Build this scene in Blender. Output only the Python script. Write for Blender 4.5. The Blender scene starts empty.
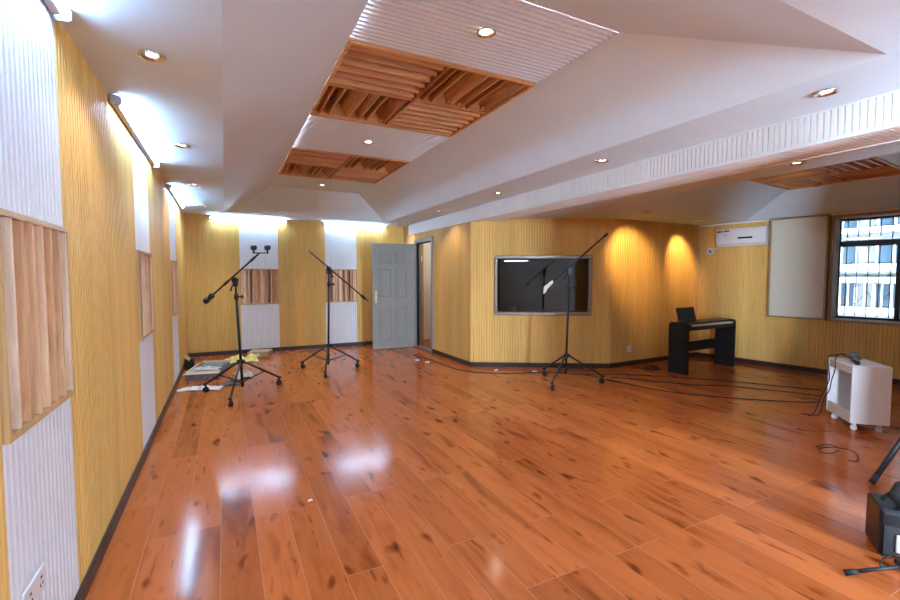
import bpy, math, random
from mathutils import Vector, Matrix, noise
random.seed(4)
S = bpy.context.scene
COL = S.collection
PI = math.pi
V = Vector

# ------------------------------------------------------------------ materials
def mat(name, base=(.8, .8, .8), rough=.5, metal=0., coat=0., spec=.5, sheen=0.):
    m = bpy.data.materials.new(name); m.use_nodes = True
    b = m.node_tree.nodes['Principled BSDF']
    b.inputs['Base Color'].default_value = (*base, 1)
    b.inputs['Roughness'].default_value = rough
    b.inputs['Metallic'].default_value = metal
    b.inputs['Coat Weight'].default_value = coat
    b.inputs['Specular IOR Level'].default_value = spec
    b.inputs['Sheen Weight'].default_value = sheen
    return m

def nd(m, t, **kw):
    n = m.node_tree.nodes.new(t)
    for k, v in kw.items():
        setattr(n, k, v)
    return n

def ln(m, a, b):
    m.node_tree.links.new(a, b)

def bsdf(m):
    return m.node_tree.nodes['Principled BSDF']

def mapped(m, scale, rot=(0, 0, 0), loc=(0, 0, 0)):
    tc = nd(m, 'ShaderNodeTexCoord'); mp = nd(m, 'ShaderNodeMapping')
    ln(m, tc.outputs['Object'], mp.inputs['Vector'])
    mp.inputs['Scale'].default_value = scale
    mp.inputs['Rotation'].default_value = rot
    mp.inputs['Location'].default_value = loc
    return mp.outputs['Vector']

def ramp(m, fac, stops):
    r = nd(m, 'ShaderNodeValToRGB')
    e = r.color_ramp.elements
    while len(e) < len(stops):
        e.new(.5)
    for i, (p, c) in enumerate(stops):
        e[i].position = p
        e[i].color = (*c, 1) if len(c) == 3 else c
    ln(m, fac, r.inputs['Fac'])
    return r.outputs['Color']

def noisetex(m, vec, scale=1., detail=4., rough=.55, dist=0.):
    n = nd(m, 'ShaderNodeTexNoise')
    n.inputs['Scale'].default_value = scale
    n.inputs['Detail'].default_value = detail
    n.inputs['Roughness'].default_value = rough
    n.inputs['Distortion'].default_value = dist
    ln(m, vec, n.inputs['Vector'])
    return n.outputs['Fac']

def mix(m, fac, a, b, mode='MIX'):
    x = nd(m, 'ShaderNodeMix', data_type='RGBA', blend_type=mode)
    for sock, val in ((x.inputs[0], fac), (x.inputs[6], a), (x.inputs[7], b)):
        if isinstance(val, (int, float)):
            sock.default_value = val
        elif isinstance(val, tuple):
            sock.default_value = (*val, 1)
        else:
            ln(m, val, sock)
    return x.outputs[2]

def mathn(m, op, a, b=0.):
    x = nd(m, 'ShaderNodeMath', operation=op)
    for i, val in enumerate((a, b)):
        if isinstance(val, (int, float)):
            x.inputs[i].default_value = val
        else:
            ln(m, val, x.inputs[i])
    return x.outputs[0]

def bump(m, h, strength=.2, dist=.01):
    b = nd(m, 'ShaderNodeBump')
    b.inputs['Strength'].default_value = strength
    b.inputs['Distance'].default_value = dist
    ln(m, h, b.inputs['Height'])
    ln(m, b.outputs['Normal'], bsdf(m).inputs['Normal'])

def paint(name, c, rough=.6, var=.06, scale=3., spec=.3):
    m = mat(name, c, rough, spec=spec)
    f = noisetex(m, mapped(m, (1, 1, 1)), scale, 5)
    lo = tuple(x * (1 - var) for x in c); hi = tuple(min(1, x * (1 + var)) for x in c)
    ln(m, ramp(m, f, [(.3, lo), (.7, hi)]), bsdf(m).inputs['Base Color'])
    return m

def veneer(name, dark, lite, rough=.42, spec=.5, along='z'):
    """straight grained wood veneer, grain running along one axis"""
    m = mat(name, lite, rough, spec=spec)
    sc = {'z': (1, 1, .035), 'y': (1, .035, 1), 'x': (.035, 1, 1)}[along]
    a = noisetex(m, mapped(m, sc), 75, 3, .5, 0.)
    b = noisetex(m, mapped(m, tuple(s * .9 for s in sc)), 5, 2)
    c1 = ramp(m, a, [(.3, dark), (.68, lite)])
    c2 = ramp(m, b, [(.3, (.84, .84, .84)), (.7, (1.06, 1.06, 1.06))])
    ln(m, mix(m, 1., c1, c2, 'MULTIPLY'), bsdf(m).inputs['Base Color'])
    return m

def pine(name, stops, along='z', rough=.5):
    """raw knotty pine boards; each board takes its own tone"""
    m = mat(name, stops[1], rough, spec=.35)
    sc = {'z': (1, 1, .09), 'y': (1, .09, 1), 'x': (.09, 1, 1)}[along]
    oi = nd(m, 'ShaderNodeObjectInfo')
    off = nd(m, 'ShaderNodeVectorMath', operation='MULTIPLY_ADD')
    cmb = nd(m, 'ShaderNodeCombineXYZ')
    for k in range(3):
        ln(m, oi.outputs['Random'], cmb.inputs[k])
    ln(m, cmb.outputs[0], off.inputs[0]); off.inputs[1].default_value = (37, 51, 23)
    ln(m, mapped(m, sc), off.inputs[2])
    vec = off.outputs[0]
    g = noisetex(m, vec, 14, 5, .6, 1.6)
    base = ramp(m, oi.outputs['Random'], [(0., stops[0]), (.5, stops[1]), (1., stops[2])])
    gr = ramp(m, g, [(.3, (.66, .56, .5)), (.6, (1.05, 1.05, 1.05))])
    kn = noisetex(m, vec, 5.5, 1, .4)
    kr = ramp(m, kn, [(.26, (.42, .28, .2)), (.31, (1, 1, 1))])
    ln(m, mix(m, 1., mix(m, 1., base, gr, 'MULTIPLY'), kr, 'MULTIPLY'), bsdf(m).inputs['Base Color'])
    return m

def emit(name, c, s):
    m = mat(name, c, .4)
    b = bsdf(m)
    b.inputs['Emission Color'].default_value = (*c, 1)
    b.inputs['Emission Strength'].default_value = s
    return m

def glass(name, tint, refl):
    m = bpy.data.materials.new(name); m.use_nodes = True
    nt = m.node_tree
    nt.nodes.remove(nt.nodes['Principled BSDF'])
    out = nt.nodes['Material Output']
    t = nd(m, 'ShaderNodeBsdfTransparent'); t.inputs['Color'].default_value = (*tint, 1)
    g = nd(m, 'ShaderNodeBsdfGlossy'); g.inputs['Roughness'].default_value = .015
    lw = nd(m, 'ShaderNodeFresnel'); lw.inputs['IOR'].default_value = 1.5
    mx = nd(m, 'ShaderNodeMixShader')
    f = mathn(m, 'MULTIPLY', lw.outputs[0], refl)
    ln(m, f, mx.inputs[0]); ln(m, t.outputs[0], mx.inputs[1]); ln(m, g.outputs[0], mx.inputs[2])
    ln(m, mx.outputs[0], out.inputs['Surface'])
    return m

def floor_material():
    m = mat('laminate_floor', (.4, .15, .05), .2, spec=.22)
    W, LEN = .178, 1.21
    vec = mapped(m, (1, 1, 1), rot=(0, 0, PI / 2), loc=(.4, .052, 0))
    def brick(c1, c2, mo, size):
        br = nd(m, 'ShaderNodeTexBrick', offset=.37, offset_frequency=3, squash=1.)
        for k, v in (('Color1', c1), ('Color2', c2), ('Mortar', mo)):
            br.inputs[k].default_value = (*v, 1)
        br.inputs['Scale'].default_value = 1.
        br.inputs['Mortar Size'].default_value = size
        br.inputs['Mortar Smooth'].default_value = .2
        br.inputs['Bias'].default_value = 0.
        br.inputs['Brick Width'].default_value = LEN
        br.inputs['Row Height'].default_value = W
        ln(m, vec, br.inputs['Vector'])
        return br
    br = brick((0, 0, 0), (1, 1, 1), (.5, .5, .5), .0022)
    tone = ramp(m, br.outputs['Color'], [(0., FLOOR[0]), (.5, FLOOR[1]), (1., FLOOR[2])])
    # every plank has its own stretch of grain
    sh = nd(m, 'ShaderNodeVectorMath', operation='MULTIPLY_ADD')
    ln(m, br.outputs['Color'], sh.inputs[0]); sh.inputs[1].default_value = (9.3, 5.1, 0)
    ln(m, mapped(m, (1, .14, 1)), sh.inputs[2])
    gvec = sh.outputs[0]
    grain = ramp(m, noisetex(m, gvec, 15, 3, .5, .8), [(.28, (.80, .75, .72)), (.5, (.98, .97, .96)), (.75, (1.07, 1.06, 1.05))])
    sh2 = nd(m, 'ShaderNodeVectorMath', operation='MULTIPLY_ADD')
    ln(m, br.outputs['Color'], sh2.inputs[0]); sh2.inputs[1].default_value = (4.3, 7.1, 0)
    ln(m, mapped(m, (1, .38, 1)), sh2.inputs[2])
    kn = noisetex(m, sh2.outputs[0], 10.5, 1.5, .45, .15)
    knots = ramp(m, kn, [(.225, (.24, .18, .16)), (.285, (.50, .41, .37)), (.36, (1, 1, 1))])
    sk = noisetex(m, gvec, 5.2, 3, .55, .6)
    streak = ramp(m, sk, [(.30, (.38, .27, .22)), (.44, (1, 1, 1))])
    da = noisetex(m, gvec, 26, 2, .5, .2)
    dash = ramp(m, da, [(.27, (.36, .25, .20)), (.36, (1, 1, 1))])
    c = mix(m, 1., tone, grain, 'MULTIPLY')
    c = mix(m, .65, c, dash, 'MULTIPLY')
    c = mix(m, 1., c, knots, 'MULTIPLY')
    c = mix(m, .75, c, streak, 'MULTIPLY')
    seam = br.outputs['Fac']
    c = mix(m, mathn(m, 'MULTIPLY', seam, .75), c, (.46, .19, .09))
    ln(m, c, bsdf(m).inputs['Base Color'])
    rr = ramp(m, noisetex(m, mapped(m, (1, .3, 1)), 6, 4), [(.3, (.12, .12, .12)), (.7, (.17, .17, .17))])
    ln(m, rr, bsdf(m).inputs['Roughness'])
    h = mathn(m, 'SUBTRACT', 1., seam)
    bump(m, h, .15, .0015)
    return m

FLOOR = ((.36, .088, .022), (.43, .110, .028), (.49, .132, .036))
MT = {}
MT['floor'] = floor_material()
MT['yellow'] = veneer('yellow_veneer', (.69, .405, .105), (.83, .515, .16), .55, .22)
MT['white_flute'] = paint('white_fluted_board', (.80, .81, .83), .45, .03)
MT['ceiling'] = paint('ceiling_paint', (.71, .86, .96), .8, .02)
MT['rib'] = paint('ceiling_rib_paint', (.78, .86, .92), .6, .03)
MT['beam'] = paint('beam_paint', (.80, .78, .75), .55, .03)
MT['plaster'] = paint('plain_plaster', (.55, .5, .44), .8, .05)
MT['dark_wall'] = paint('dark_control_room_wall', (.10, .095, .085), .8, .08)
MT['oak_trim'] = veneer('oak_trim', (.46, .26, .10), (.62, .38, .16))
MT['brown_trim'] = veneer('brown_trim', (.33, .20, .09), (.45, .29, .13))
MT['skirting'] = paint('dark_skirting', (.040, .022, .018), .35, .2)
MT['pine_z'] = pine('pale_pine_boards', ((.50, .22, .085), (.80, .49, .27), (.90, .70, .50)))
MT['pine_x'] = pine('pine_boards_across', ((.50, .20, .06), (.66, .31, .11), (.72, .40, .17)), 'x')
MT['pine_y'] = pine('pine_boards_lengthwise', ((.46, .18, .055), (.60, .28, .10), (.68, .37, .16)), 'y')
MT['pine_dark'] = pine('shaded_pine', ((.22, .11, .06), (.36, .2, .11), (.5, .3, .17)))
MT['door'] = paint('grey_door_paint', (.27, .265, .24), .45, .03)
MT['door_steel'] = mat('grey_steel_frame', (.30, .32, .335), .3, .5)
MT['black_gap'] = paint('black_rubber_seal', (.012, .012, .012), .6)
MT['brass'] = mat('satin_brass', (.62, .49, .28), .3, 1.)
MT['win_steel'] = mat('brushed_bronze_steel', (.24, .19, .155), .3, .85)
MT['black_metal'] = paint('black_powder_coat', (.012, .012, .013), .42, .2, 20)
MT['black_rubber'] = paint('black_rubber', (.016, .016, .016), .7, .2, 20)
MT['black_wood'] = paint('black_piano_laminate', (.010, .010, .012), .35, .15)
MT['white_key'] = paint('white_keys', (.72, .70, .66), .3, .02)
MT['white_plastic'] = paint('white_plastic', (.78, .76, .74), .35, .02)
MT['ac_plastic'] = paint('air_conditioner_plastic', (.74, .70, .70), .4, .02)
MT['dark_slot'] = paint('dark_display', (.01, .01, .012), .25)
MT['ink'] = paint('dark_ink', (.05, .05, .06), .6)
MT['violet_ink'] = paint('violet_ink', (.28, .24, .42), .6)
MT['fabric'] = paint('cream_fabric', (.66, .60, .48), .95, .08, 160)
MT['laminate'] = paint('white_laminate', (.74, .70, .69), .45, .02)
MT['laminate_in'] = paint('inner_white_laminate', (.82, .82, .86), .4, .02)
MT['chipboard'] = paint('bare_board_edge', (.50, .42, .35), .7, .1, 30)
MT['cable'] = paint('black_cable', (.012, .011, .011), .5, .2, 20)
MT['chrome'] = mat('chrome', (.75, .75, .75), .15, 1.)
MT['tray'] = paint('white_lamp_body', (.78, .80, .82), .35, .02)
MT['lamp_end'] = paint('grey_lamp_cap', (.42, .44, .48), .4, .03)
MT['tube'] = emit('lit_tube', (.50, .80, 1.14), 26.)
MT['bulb'] = emit('lit_downlight_bulb', (1., .80, .52), 6.)
MT['corridor_glow'] = emit('added_lamp_glow', (1., .86, .68), 9.)  # glow of the unseen lamp added in the corridor
MT['carton'] = paint('brown_carton', (.42, .28, .16), .85, .08, 12)
MT['carton_in'] = paint('pale_carton', (.62, .49, .33), .85, .08, 12)
MT['foam'] = paint('grey_foam', (.20, .20, .20), .95, .25, 40)
MT['film'] = paint('grey_plastic_film', (.55, .53, .51), .3, .15, 9)
MT['gear'] = paint('mauve_printed_box_side', (.20, .165, .19), .7, .55, 28)
MT['yellow_cloth'] = paint('yellow_cloth', (.74, .62, .20), .85, .1, 20)
MT['white_film'] = paint('white_plastic_sheet', (.72, .68, .66), .25, .12, 25)
MT['beige_bag'] = paint('beige_paper_bag', (.40, .36, .29), .7, .2, 14)
MT['green_bag'] = paint('dark_green_bag', (.075, .075, .065), .6, .3, 14)
MT['white_bag'] = paint('white_wrapping', (.78, .72, .68), .6, .08, 30)
MT['grille'] = paint('amplifier_grille', (.018, .018, .019), .8, .4, 220)
MT['silver'] = mat('silver_plate', (.50, .52, .56), .4, .6)
MT['window_black'] = paint('black_window_frame', (.012, .014, .018), .4, .1)
MT['reveal'] = paint('window_reveal', (.55, .55, .52), .6, .05)
MT['glass'] = glass('clear_window_glass', (.93, .96, .97), 1.)
MT['smoked'] = glass('smoked_control_glass', (.42, .43, .40), 1.4)
MT['facade'] = paint('facade_render', (.13, .127, .118), .8, .06, 1.)
MT['ledge'] = paint('facade_ledge', (.26, .26, .255), .7, .04, 1.)
MT['facade_glass'] = mat('facade_window', (.03, .05, .065), .25, 0, spec=.3)
MT['ground'] = paint('paved_ground', (.35, .35, .33), .9, .1)

# ------------------------------------------------------------------ mesh helper
class MB:
    def __init__(s):
        s.v = []; s.f = []; s.sm = []; s.mi = []
    def add(s, vs, fs, smooth=False, mi=0):
        b = len(s.v)
        s.v += [tuple(p) for p in vs]
        for f in fs:
            s.f.append(tuple(b + i for i in f)); s.sm.append(smooth); s.mi.append(mi)
        return s
    def box(s, lo, hi, M=None, mi=0):
        x0, y0, z0 = lo; x1, y1, z1 = hi
        p = [V(q) for q in ((x0, y0, z0), (x1, y0, z0), (x1, y1, z0), (x0, y1, z0), (x0, y0, z1), (x1, y0, z1), (x1, y1, z1), (x0, y1, z1))]
        if M is not None:
            p = [M @ q for q in p]
        return s.add(p, [(0, 3, 2, 1), (4, 5, 6, 7), (0, 1, 5, 4), (1, 2, 6, 5), (2, 3, 7, 6), (3, 0, 4, 7)], False, mi)
    def cbox(s, lo, hi, c=.004, M=None, mi=0):
        """box with chamfered edges"""
        cx = [(a + b) / 2 for a, b in zip(lo, hi)]; h = [(b - a) / 2 for a, b in zip(lo, hi)]
        c = min(c, min(h) * .9)
        vs = []; idx = {}
        for sx in (-1, 1):
            for sy in (-1, 1):
                for sz in (-1, 1):
                    sg = (sx, sy, sz)
                    for ax in range(3):
                        q = [cx[k] + sg[k] * (h[k] if k == ax else h[k] - c) for k in range(3)]
                        idx[sg, ax] = len(vs); vs.append(V(q))
        fs = []
        for ax in range(3):
            o = [k for k in range(3) if k != ax]
            for sg in (-1, 1):
                loop = []
                for a, b in ((-1, -1), (1, -1), (1, 1), (-1, 1)):
                    t = [0, 0, 0]; t[ax] = sg; t[o[0]] = a; t[o[1]] = b
                    loop.append(idx[tuple(t), ax])
                flip = (sg == 1) == (ax == 1)
                fs.append(tuple(reversed(loop)) if flip else tuple(loop))
        for a in range(3):
            o = [k for k in range(3) if k != a]
            for s0 in (-1, 1):
                for s1 in (-1, 1):
                    t0 = [0, 0, 0]; t0[a] = -1; t0[o[0]] = s0; t0[o[1]] = s1
                    t1 = list(t0); t1[a] = 1
                    q = (idx[tuple(t0), o[0]], idx[tuple(t1), o[0]], idx[tuple(t1), o[1]], idx[tuple(t0), o[1]])
                    fs.append(q)
        for k in [(a, b, c_) for a in (-1, 1) for b in (-1, 1) for c_ in (-1, 1)]:
            fs.append((idx[k, 0], idx[k, 1], idx[k, 2]))
        if M is not None:
            vs = [M @ q for q in vs]
        return s.add(vs, fs, False, mi)
    def tube(s, pts, r, n=8, mi=0, cap=True):
        pts = [V(p) for p in pts]
        rs = r if isinstance(r, (list, tuple)) else [r] * len(pts)
        b = len(s.v); up = None
        for i, p in enumerate(pts):
            d = (pts[min(i + 1, len(pts) - 1)] - pts[max(i - 1, 0)])
            d = d.normalized() if d.length > 1e-9 else V((0, 0, 1))
            if up is None:
                up = V((0, 0, 1)) if abs(d.z) < .9 else V((1, 0, 0))
            a = d.cross(up)
            if a.length < 1e-4:
                a = d.orthogonal()
            a.normalize(); u = a.cross(d).normalized(); up = u
            for k in range(n):
                t = 2 * PI * k / n
                s.v.append(tuple(p + (a * math.cos(t) + u * math.sin(t)) * rs[i]))
        m = len(pts)
        for i in range(m - 1):
            for k in range(n):
                k2 = (k + 1) % n
                s.f.append((b + i * n + k, b + (i + 1) * n + k, b + (i + 1) * n + k2, b + i * n + k2)); s.sm.append(True); s.mi.append(mi)
        if cap:
            s.f.append(tuple(b + k for k in range(n))); s.sm.append(False); s.mi.append(mi)
            s.f.append(tuple(b + (m - 1) * n + k for k in reversed(range(n)))); s.sm.append(False); s.mi.append(mi)
        return s
    def lathe(s, prof, M=None, n=24, mi=0, cap=True):
        """prof: (radius, z) pairs"""
        M = M or Matrix()
        b = len(s.v)
        for r, z in prof:
            for k in range(n):
                t = 2 * PI * k / n
                s.v.append(tuple(M @ V((r * math.cos(t), r * math.sin(t), z))))
        for i in range(len(prof) - 1):
            for k in range(n):
                k2 = (k + 1) % n
                s.f.append((b + i * n + k, b + i * n + k2, b + (i + 1) * n + k2, b + (i + 1) * n + k)); s.sm.append(True); s.mi.append(mi)
        if cap:
            s.f.append(tuple(b + k for k in reversed(range(n)))); s.sm.append(False); s.mi.append(mi)
            e = b + (len(prof) - 1) * n
            s.f.append(tuple(e + k for k in range(n))); s.sm.append(False); s.mi.append(mi)
        return s
    def prism(s, poly, ext, mi=0):
        """closed polygon of 3D points extruded by a vector"""
        n = len(poly); ext = V(ext)
        vs = [V(p) for p in poly] + [V(p) + ext for p in poly]
        fs = [tuple(reversed(range(n))), tuple(range(n, 2 * n))]
        fs += [(i, (i + 1) % n, n + (i + 1) % n, n + i) for i in range(n)]
        return s.add(vs, fs, False, mi)
    def flute(s, o, along, ext, nrm, length, extent, pitch=.04, depth=.011, land=.54, mi=0):
        """a fluted board: flat ribs with grooves between, ribs run along ext"""
        o, along, ext, nrm = V(o), V(along).normalized(), V(ext).normalized(), V(nrm).normalized()
        n = max(1, round(length / pitch)); p = length / n
        prof = [(0., -depth)]
        for i in range(n):
            a = i * p
            prof += [(a + p * .10, -depth), (a + p * .18, 0), (a + p * (.18 + land), 0), (a + p * (.26 + land), -depth)]
        prof.append((length, -depth))
        vs = []
        for t, d in prof:
            q = o + along * t + nrm * d
            vs += [q, q + ext * extent]
        flip = along.cross(ext).dot(nrm) < 0
        fs = []
        for i in range(len(prof) - 1):
            q = (2 * i, 2 * i + 2, 2 * i + 3, 2 * i + 1)
            fs.append(tuple(reversed(q)) if flip else q)
        return s.add(vs, fs, False, mi)
    def build(s, name, m, parent=None, loc=None):
        me = bpy.data.meshes.new(name)
        me.from_pydata(s.v, [], s.f)
        ms = m if isinstance(m, (list, tuple)) else [m]
        for x in ms:
            me.materials.append(MT[x])
        for p, sm, mi in zip(me.polygons, s.sm, s.mi):
            p.use_smooth = sm; p.material_index = mi
        me.validate(); me.update()
        o = bpy.data.objects.new(name, me); COL.objects.link(o)
        if parent is not None:
            o.parent = parent
        if loc is not None:
            o.location = loc
        return o

def frame_M(o, x, z=(0, 0, 1)):
    """matrix with local x along x, local z along z, at o"""
    x = V(x).normalized(); z = V(z).normalized(); y = z.cross(x).normalized(); x = y.cross(z)
    M = Matrix((x, y, z)).transposed().to_4x4(); M.translation = V(o)
    return M

def tag(o, label=None, cat=None, group=None, kind=None):
    for k, v in (('label', label), ('category', cat), ('group', group), ('kind', kind)):
        if v:
            o[k] = v
    return o

def empty(name, loc=(0, 0, 0), M=None):
    o = bpy.data.objects.new(name, None); COL.objects.link(o)
    o.empty_display_size = .1
    if M is not None:
        o.matrix_world = M
    else:
        o.location = loc
    return o

def struct(mb, name, m, parent=None):
    o = mb.build(name, m, parent)
    if parent is None:
        o['kind'] = 'structure'
    return o

# ------------------------------------------------------------------ plan of the room
XK0 = 3.78
XL, YB = -.595, 9.03                # left wall, far wall
XA = 3.42                           # wall with the door
PA, PB, PC = V((3.42, 6.12, 0)), V((5.28, 5.06, 0)), V((7.47, 5.15, 0))
DD = V((.27, -1.85, 0)).normalized()
PE = PC + DD * 8.5
YN = -3.2                           # wall behind the photographer
ND = V((DD.y, -DD.x, 0))            # into the room from the right wall
if ND.x > 0: ND = -ND
NB = V(((PB - PA).y, -(PB - PA).x, 0)).normalized()
if NB.y > 0: NB = -NB
NC = V(((PC - PB).y, -(PC - PB).x, 0)).normalized()
if NC.y > 0: NC = -NC
UB = (PB - PA).normalized(); UC = (PC - PB).normalized()
Z = V((0, 0, 1))
def zs(x): return 2.50 - .010 * (x - XL)     # height of the flat ceiling border
ZI = 2.87                           # raised middle of the ceiling
ZB = 2.26                           # underside of the beam
ZBAY = 2.30                         # ceiling border of the bay on the right

# floor
fl = MB().box((-1.2, -3.8, -.1), (9.4, 9.8, 0))
tag(fl.build('floor', 'floor'), kind='structure')

# ---- left wall
DZ0, DZ1 = .92, 1.62                # height range of the slatted recesses
whites = [(-.62, .05), (1.755, 2.41), (4.12, 4.84), (6.55, 7.26)]
wl = MB()
# solid wall behind the fluted boards, with the recesses left open
ys = [YN - .2] + [q for w in whites for q in w] + [YB + .4]
LW0, LW1, LZ0, LZ1 = -3.1, -1.75, .15, 2.40
for i in range(0, len(ys), 2):
    if i:
        wl.box((XL - .22, ys[i], 0), (XL - .016, ys[i + 1], 2.95))
for a, b, c, d in ((ys[0], LW0, 0, 2.95), (LW1, ys[1], 0, 2.95), (LW0, LW1, 0, LZ0), (LW0, LW1, LZ1, 2.95)):
    wl.box((XL - .22, a, c), (XL - .016, b, d))
for a, b in whites:
    wl.box((XL - .22, a, 0), (XL - .016, b, DZ0)); wl.box((XL - .22, a, DZ1), (XL - .016, b, 2.95))
    wl.box((XL - .22, a, DZ0), (XL - .125, b, DZ1))
wall_left = struct(wl, 'wall_left', 'plaster')
cur = YN
segs = []
for a, b in whites:
    segs.append((cur, a)); cur = b
segs.append((cur, YB))
for a, b in segs:
    if a < LW0:
        f = MB()
        for p, q, c, d in ((a, LW0, 0, 2.56), (LW1, b, 0, 2.56), (LW0, LW1, 0, LZ0), (LW0, LW1, LZ1, 2.56)):
            f.flute((XL, p, c), (0, 1, 0), Z, (1, 0, 0), q - p, d - c)
        f.build('wood_fluted_board', 'yellow', wall_left)
        w4 = empty('added_window_4', (XL - .12, LW0, LZ0)); w4['kind'] = 'structure'  # unseen window, added to bring fill light from the left
        f = MB(); W4, H4 = LW1 - LW0, LZ1 - LZ0
        f.cbox((-.03, 0, 0), (.03, W4, .05), .004).cbox((-.03, 0, H4 - .05), (.03, W4, H4), .004)
        for q in (0, W4 / 2 - .025, W4 - .05):
            f.cbox((-.03, q, .05), (.03, q + .05, H4 - .05), .004)
        f.build('window_frame', 'window_black', w4)
        g = MB()
        for k in range(2):
            g.box((-.003, W4 / 2 * k + .052, .05), (.003, W4 / 2 * (k + 1) - .052, H4 - .05))
        g.build('window_glass', 'glass', w4)
        continue
    MB().flute((XL, a, 0), (0, 1, 0), Z, (1, 0, 0), b - a, 2.56).build('wood_fluted_board', 'yellow', wall_left)
for a, b in whites:
    f = MB().flute((XL, a, 0), (0, 1, 0), Z, (1, 0, 0), b - a, DZ0)
    f.flute((XL, a, DZ1), (0, 1, 0), Z, (1, 0, 0), b - a, 2.56 - DZ1)
    f.build('white_fluted_board', 'white_flute', wall_left)

# ---- far wall
BZ0, BZ1 = .895, 1.555
bw = [(.25, .91), (1.775, 2.40)]
wb = MB()
xs = [XL - .2, bw[0][0], bw[0][1], bw[1][0], bw[1][1], XA + .2]
for i in (0, 2, 4):
    wb.box((xs[i], YB + .016, 0), (xs[i + 1], YB + .22, 2.95))
for a, b in bw:
    wb.box((a, YB + .016, 0), (b, YB + .22, BZ0)); wb.box((a, YB + .016, BZ1), (b, YB + .22, 2.95))
    wb.box((a, YB + .125, BZ0), (b, YB + .22, BZ1))
wall_back = struct(wb, 'wall_back', 'plaster')
for a, b in ((XL, bw[0][0]), (bw[0][1], bw[1][0]), (bw[1][1], XA)):
    MB().flute((a, YB, 0), (1, 0, 0), Z, (0, -1, 0), b - a, 2.56).build('wood_fluted_board', 'yellow', wall_back)
for a, b in bw:
    f = MB().flute((a, YB, 0), (1, 0, 0), Z, (0, -1, 0), b - a, BZ0)
    f.flute((a, YB, BZ1), (1, 0, 0), Z, (0, -1, 0), b - a, 2.56 - BZ1)
    f.build('white_fluted_board', 'white_flute', wall_back)

# ---- wall with the door (in line with the beam)
DY0, DY1, DH = 7.60, 8.37, 2.07     # clear opening
FW = .055
wa = MB()
wa.box((XA + .016, PA.y + .02, 0), (XA + .13, DY0 - FW, 2.5))
wa.box((XA + .016, DY1 + FW, 0), (XA + .13, YB, 2.9))
wa.box((XA + .016, DY0 - FW, DH + FW), (XA + .13, DY1 + FW, 2.9))
wall_door = struct(wa, 'wall_door', 'plaster')
f = MB().flute((XA, PA.y, 0), (0, 1, 0), Z, (-1, 0, 0), DY0 - FW - PA.y, 2.30)
f.flute((XA, DY0 - FW, DH + FW), (0, 1, 0), Z, (-1, 0, 0), DY1 - DY0 + 2 * FW, 2.30 - DH - FW)
f.build('wood_fluted_board', 'yellow', wall_door)
MB().box((XA, DY1 + FW, 0), (XA + .02, YB, 2.5)).build('plain_wood_board', 'oak_trim', wall_door)

# ---- wall with the control room window
LB = (PB - PA).length
wA = PA + UB * .365; w0, w1, wz0, wz1 = .365, 1.855, .813, 1.738
MBm = frame_M(PA, UB)               # local y points away from the room
sgn = 1 if (MBm.to_3x3() @ V((0, 1, 0))).dot(NB) < 0 else -1
wbm = MB()
for a, b, c, d in ((0, w0, 0, 2.5), (w1, LB, 0, 2.5), (w0, w1, 0, wz0), (w0, w1, wz1, 2.5)):
    wbm.box((a, .016, c), (b, .13, d), MBm)
wall_window = struct(wbm, 'wall_window', 'plaster')
f = MB()
for a, b, c, d in ((0, w0, 0, 2.36), (w1, LB, 0, 2.36), (w0, w1, 0, wz0), (w0, w1, wz1, 2.36)):
    f.flute(PA + UB * a + Z * c, UB, Z, NB, b - a, d - c)
f.build('wood_fluted_board', 'yellow', wall_window)

# ---- wall behind the piano
MCm = frame_M(PB, UC); LC = (PC - PB).length
wc = MB().box((0, .016, 0), (LC + .2, .13, 2.6), MCm)
wall_piano = struct(wc, 'wall_piano', 'plaster')
MB().flute(PB, UC, Z, NC, LC, 2.36).build('wood_fluted_board', 'yellow', wall_piano)

# ---- right wall with the street window
MDm = frame_M(PC, DD)               # local x runs towards the photographer, local y towards outside or room
ysg = 1 if (MDm.to_3x3() @ V((0, 1, 0))).dot(ND) < 0 else -1
def onD(Y):                          # distance along the right wall at a given Y
    return (Y - PC.y) / DD.y
LD = (PE - PC).length
d0, d1, dz0, dz1 = onD(3.30), onD(1.0), .80, 2.24
def dbox(mb, a, b, y0, y1, c, d, mi=0):
    lo, hi = sorted((y0 * ysg, y1 * ysg))
    mb.box((a, lo, c), (b, hi, d), MDm, mi)
wd = MB()
for a, b, c, d in ((-.2, d0, 0, 2.6), (d1, LD, 0, 2.6), (d0, d1, 0, dz0), (d0, d1, dz1, 2.6)):
    dbox(wd, a, b, .016, .22, c, d)
wall_right = struct(wd, 'wall_right', 'plaster')
f = MB()
for a, b, c, d in ((0, d0, 0, 2.42), (d1, LD, 0, 2.42), (d0, d1, 0, dz0), (d0, d1, dz1, 2.42)):
    f.flute(PC + DD * a + Z * c, DD, Z, ND, b - a, d - c)
f.build('wood_fluted_board', 'yellow', wall_right)

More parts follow.
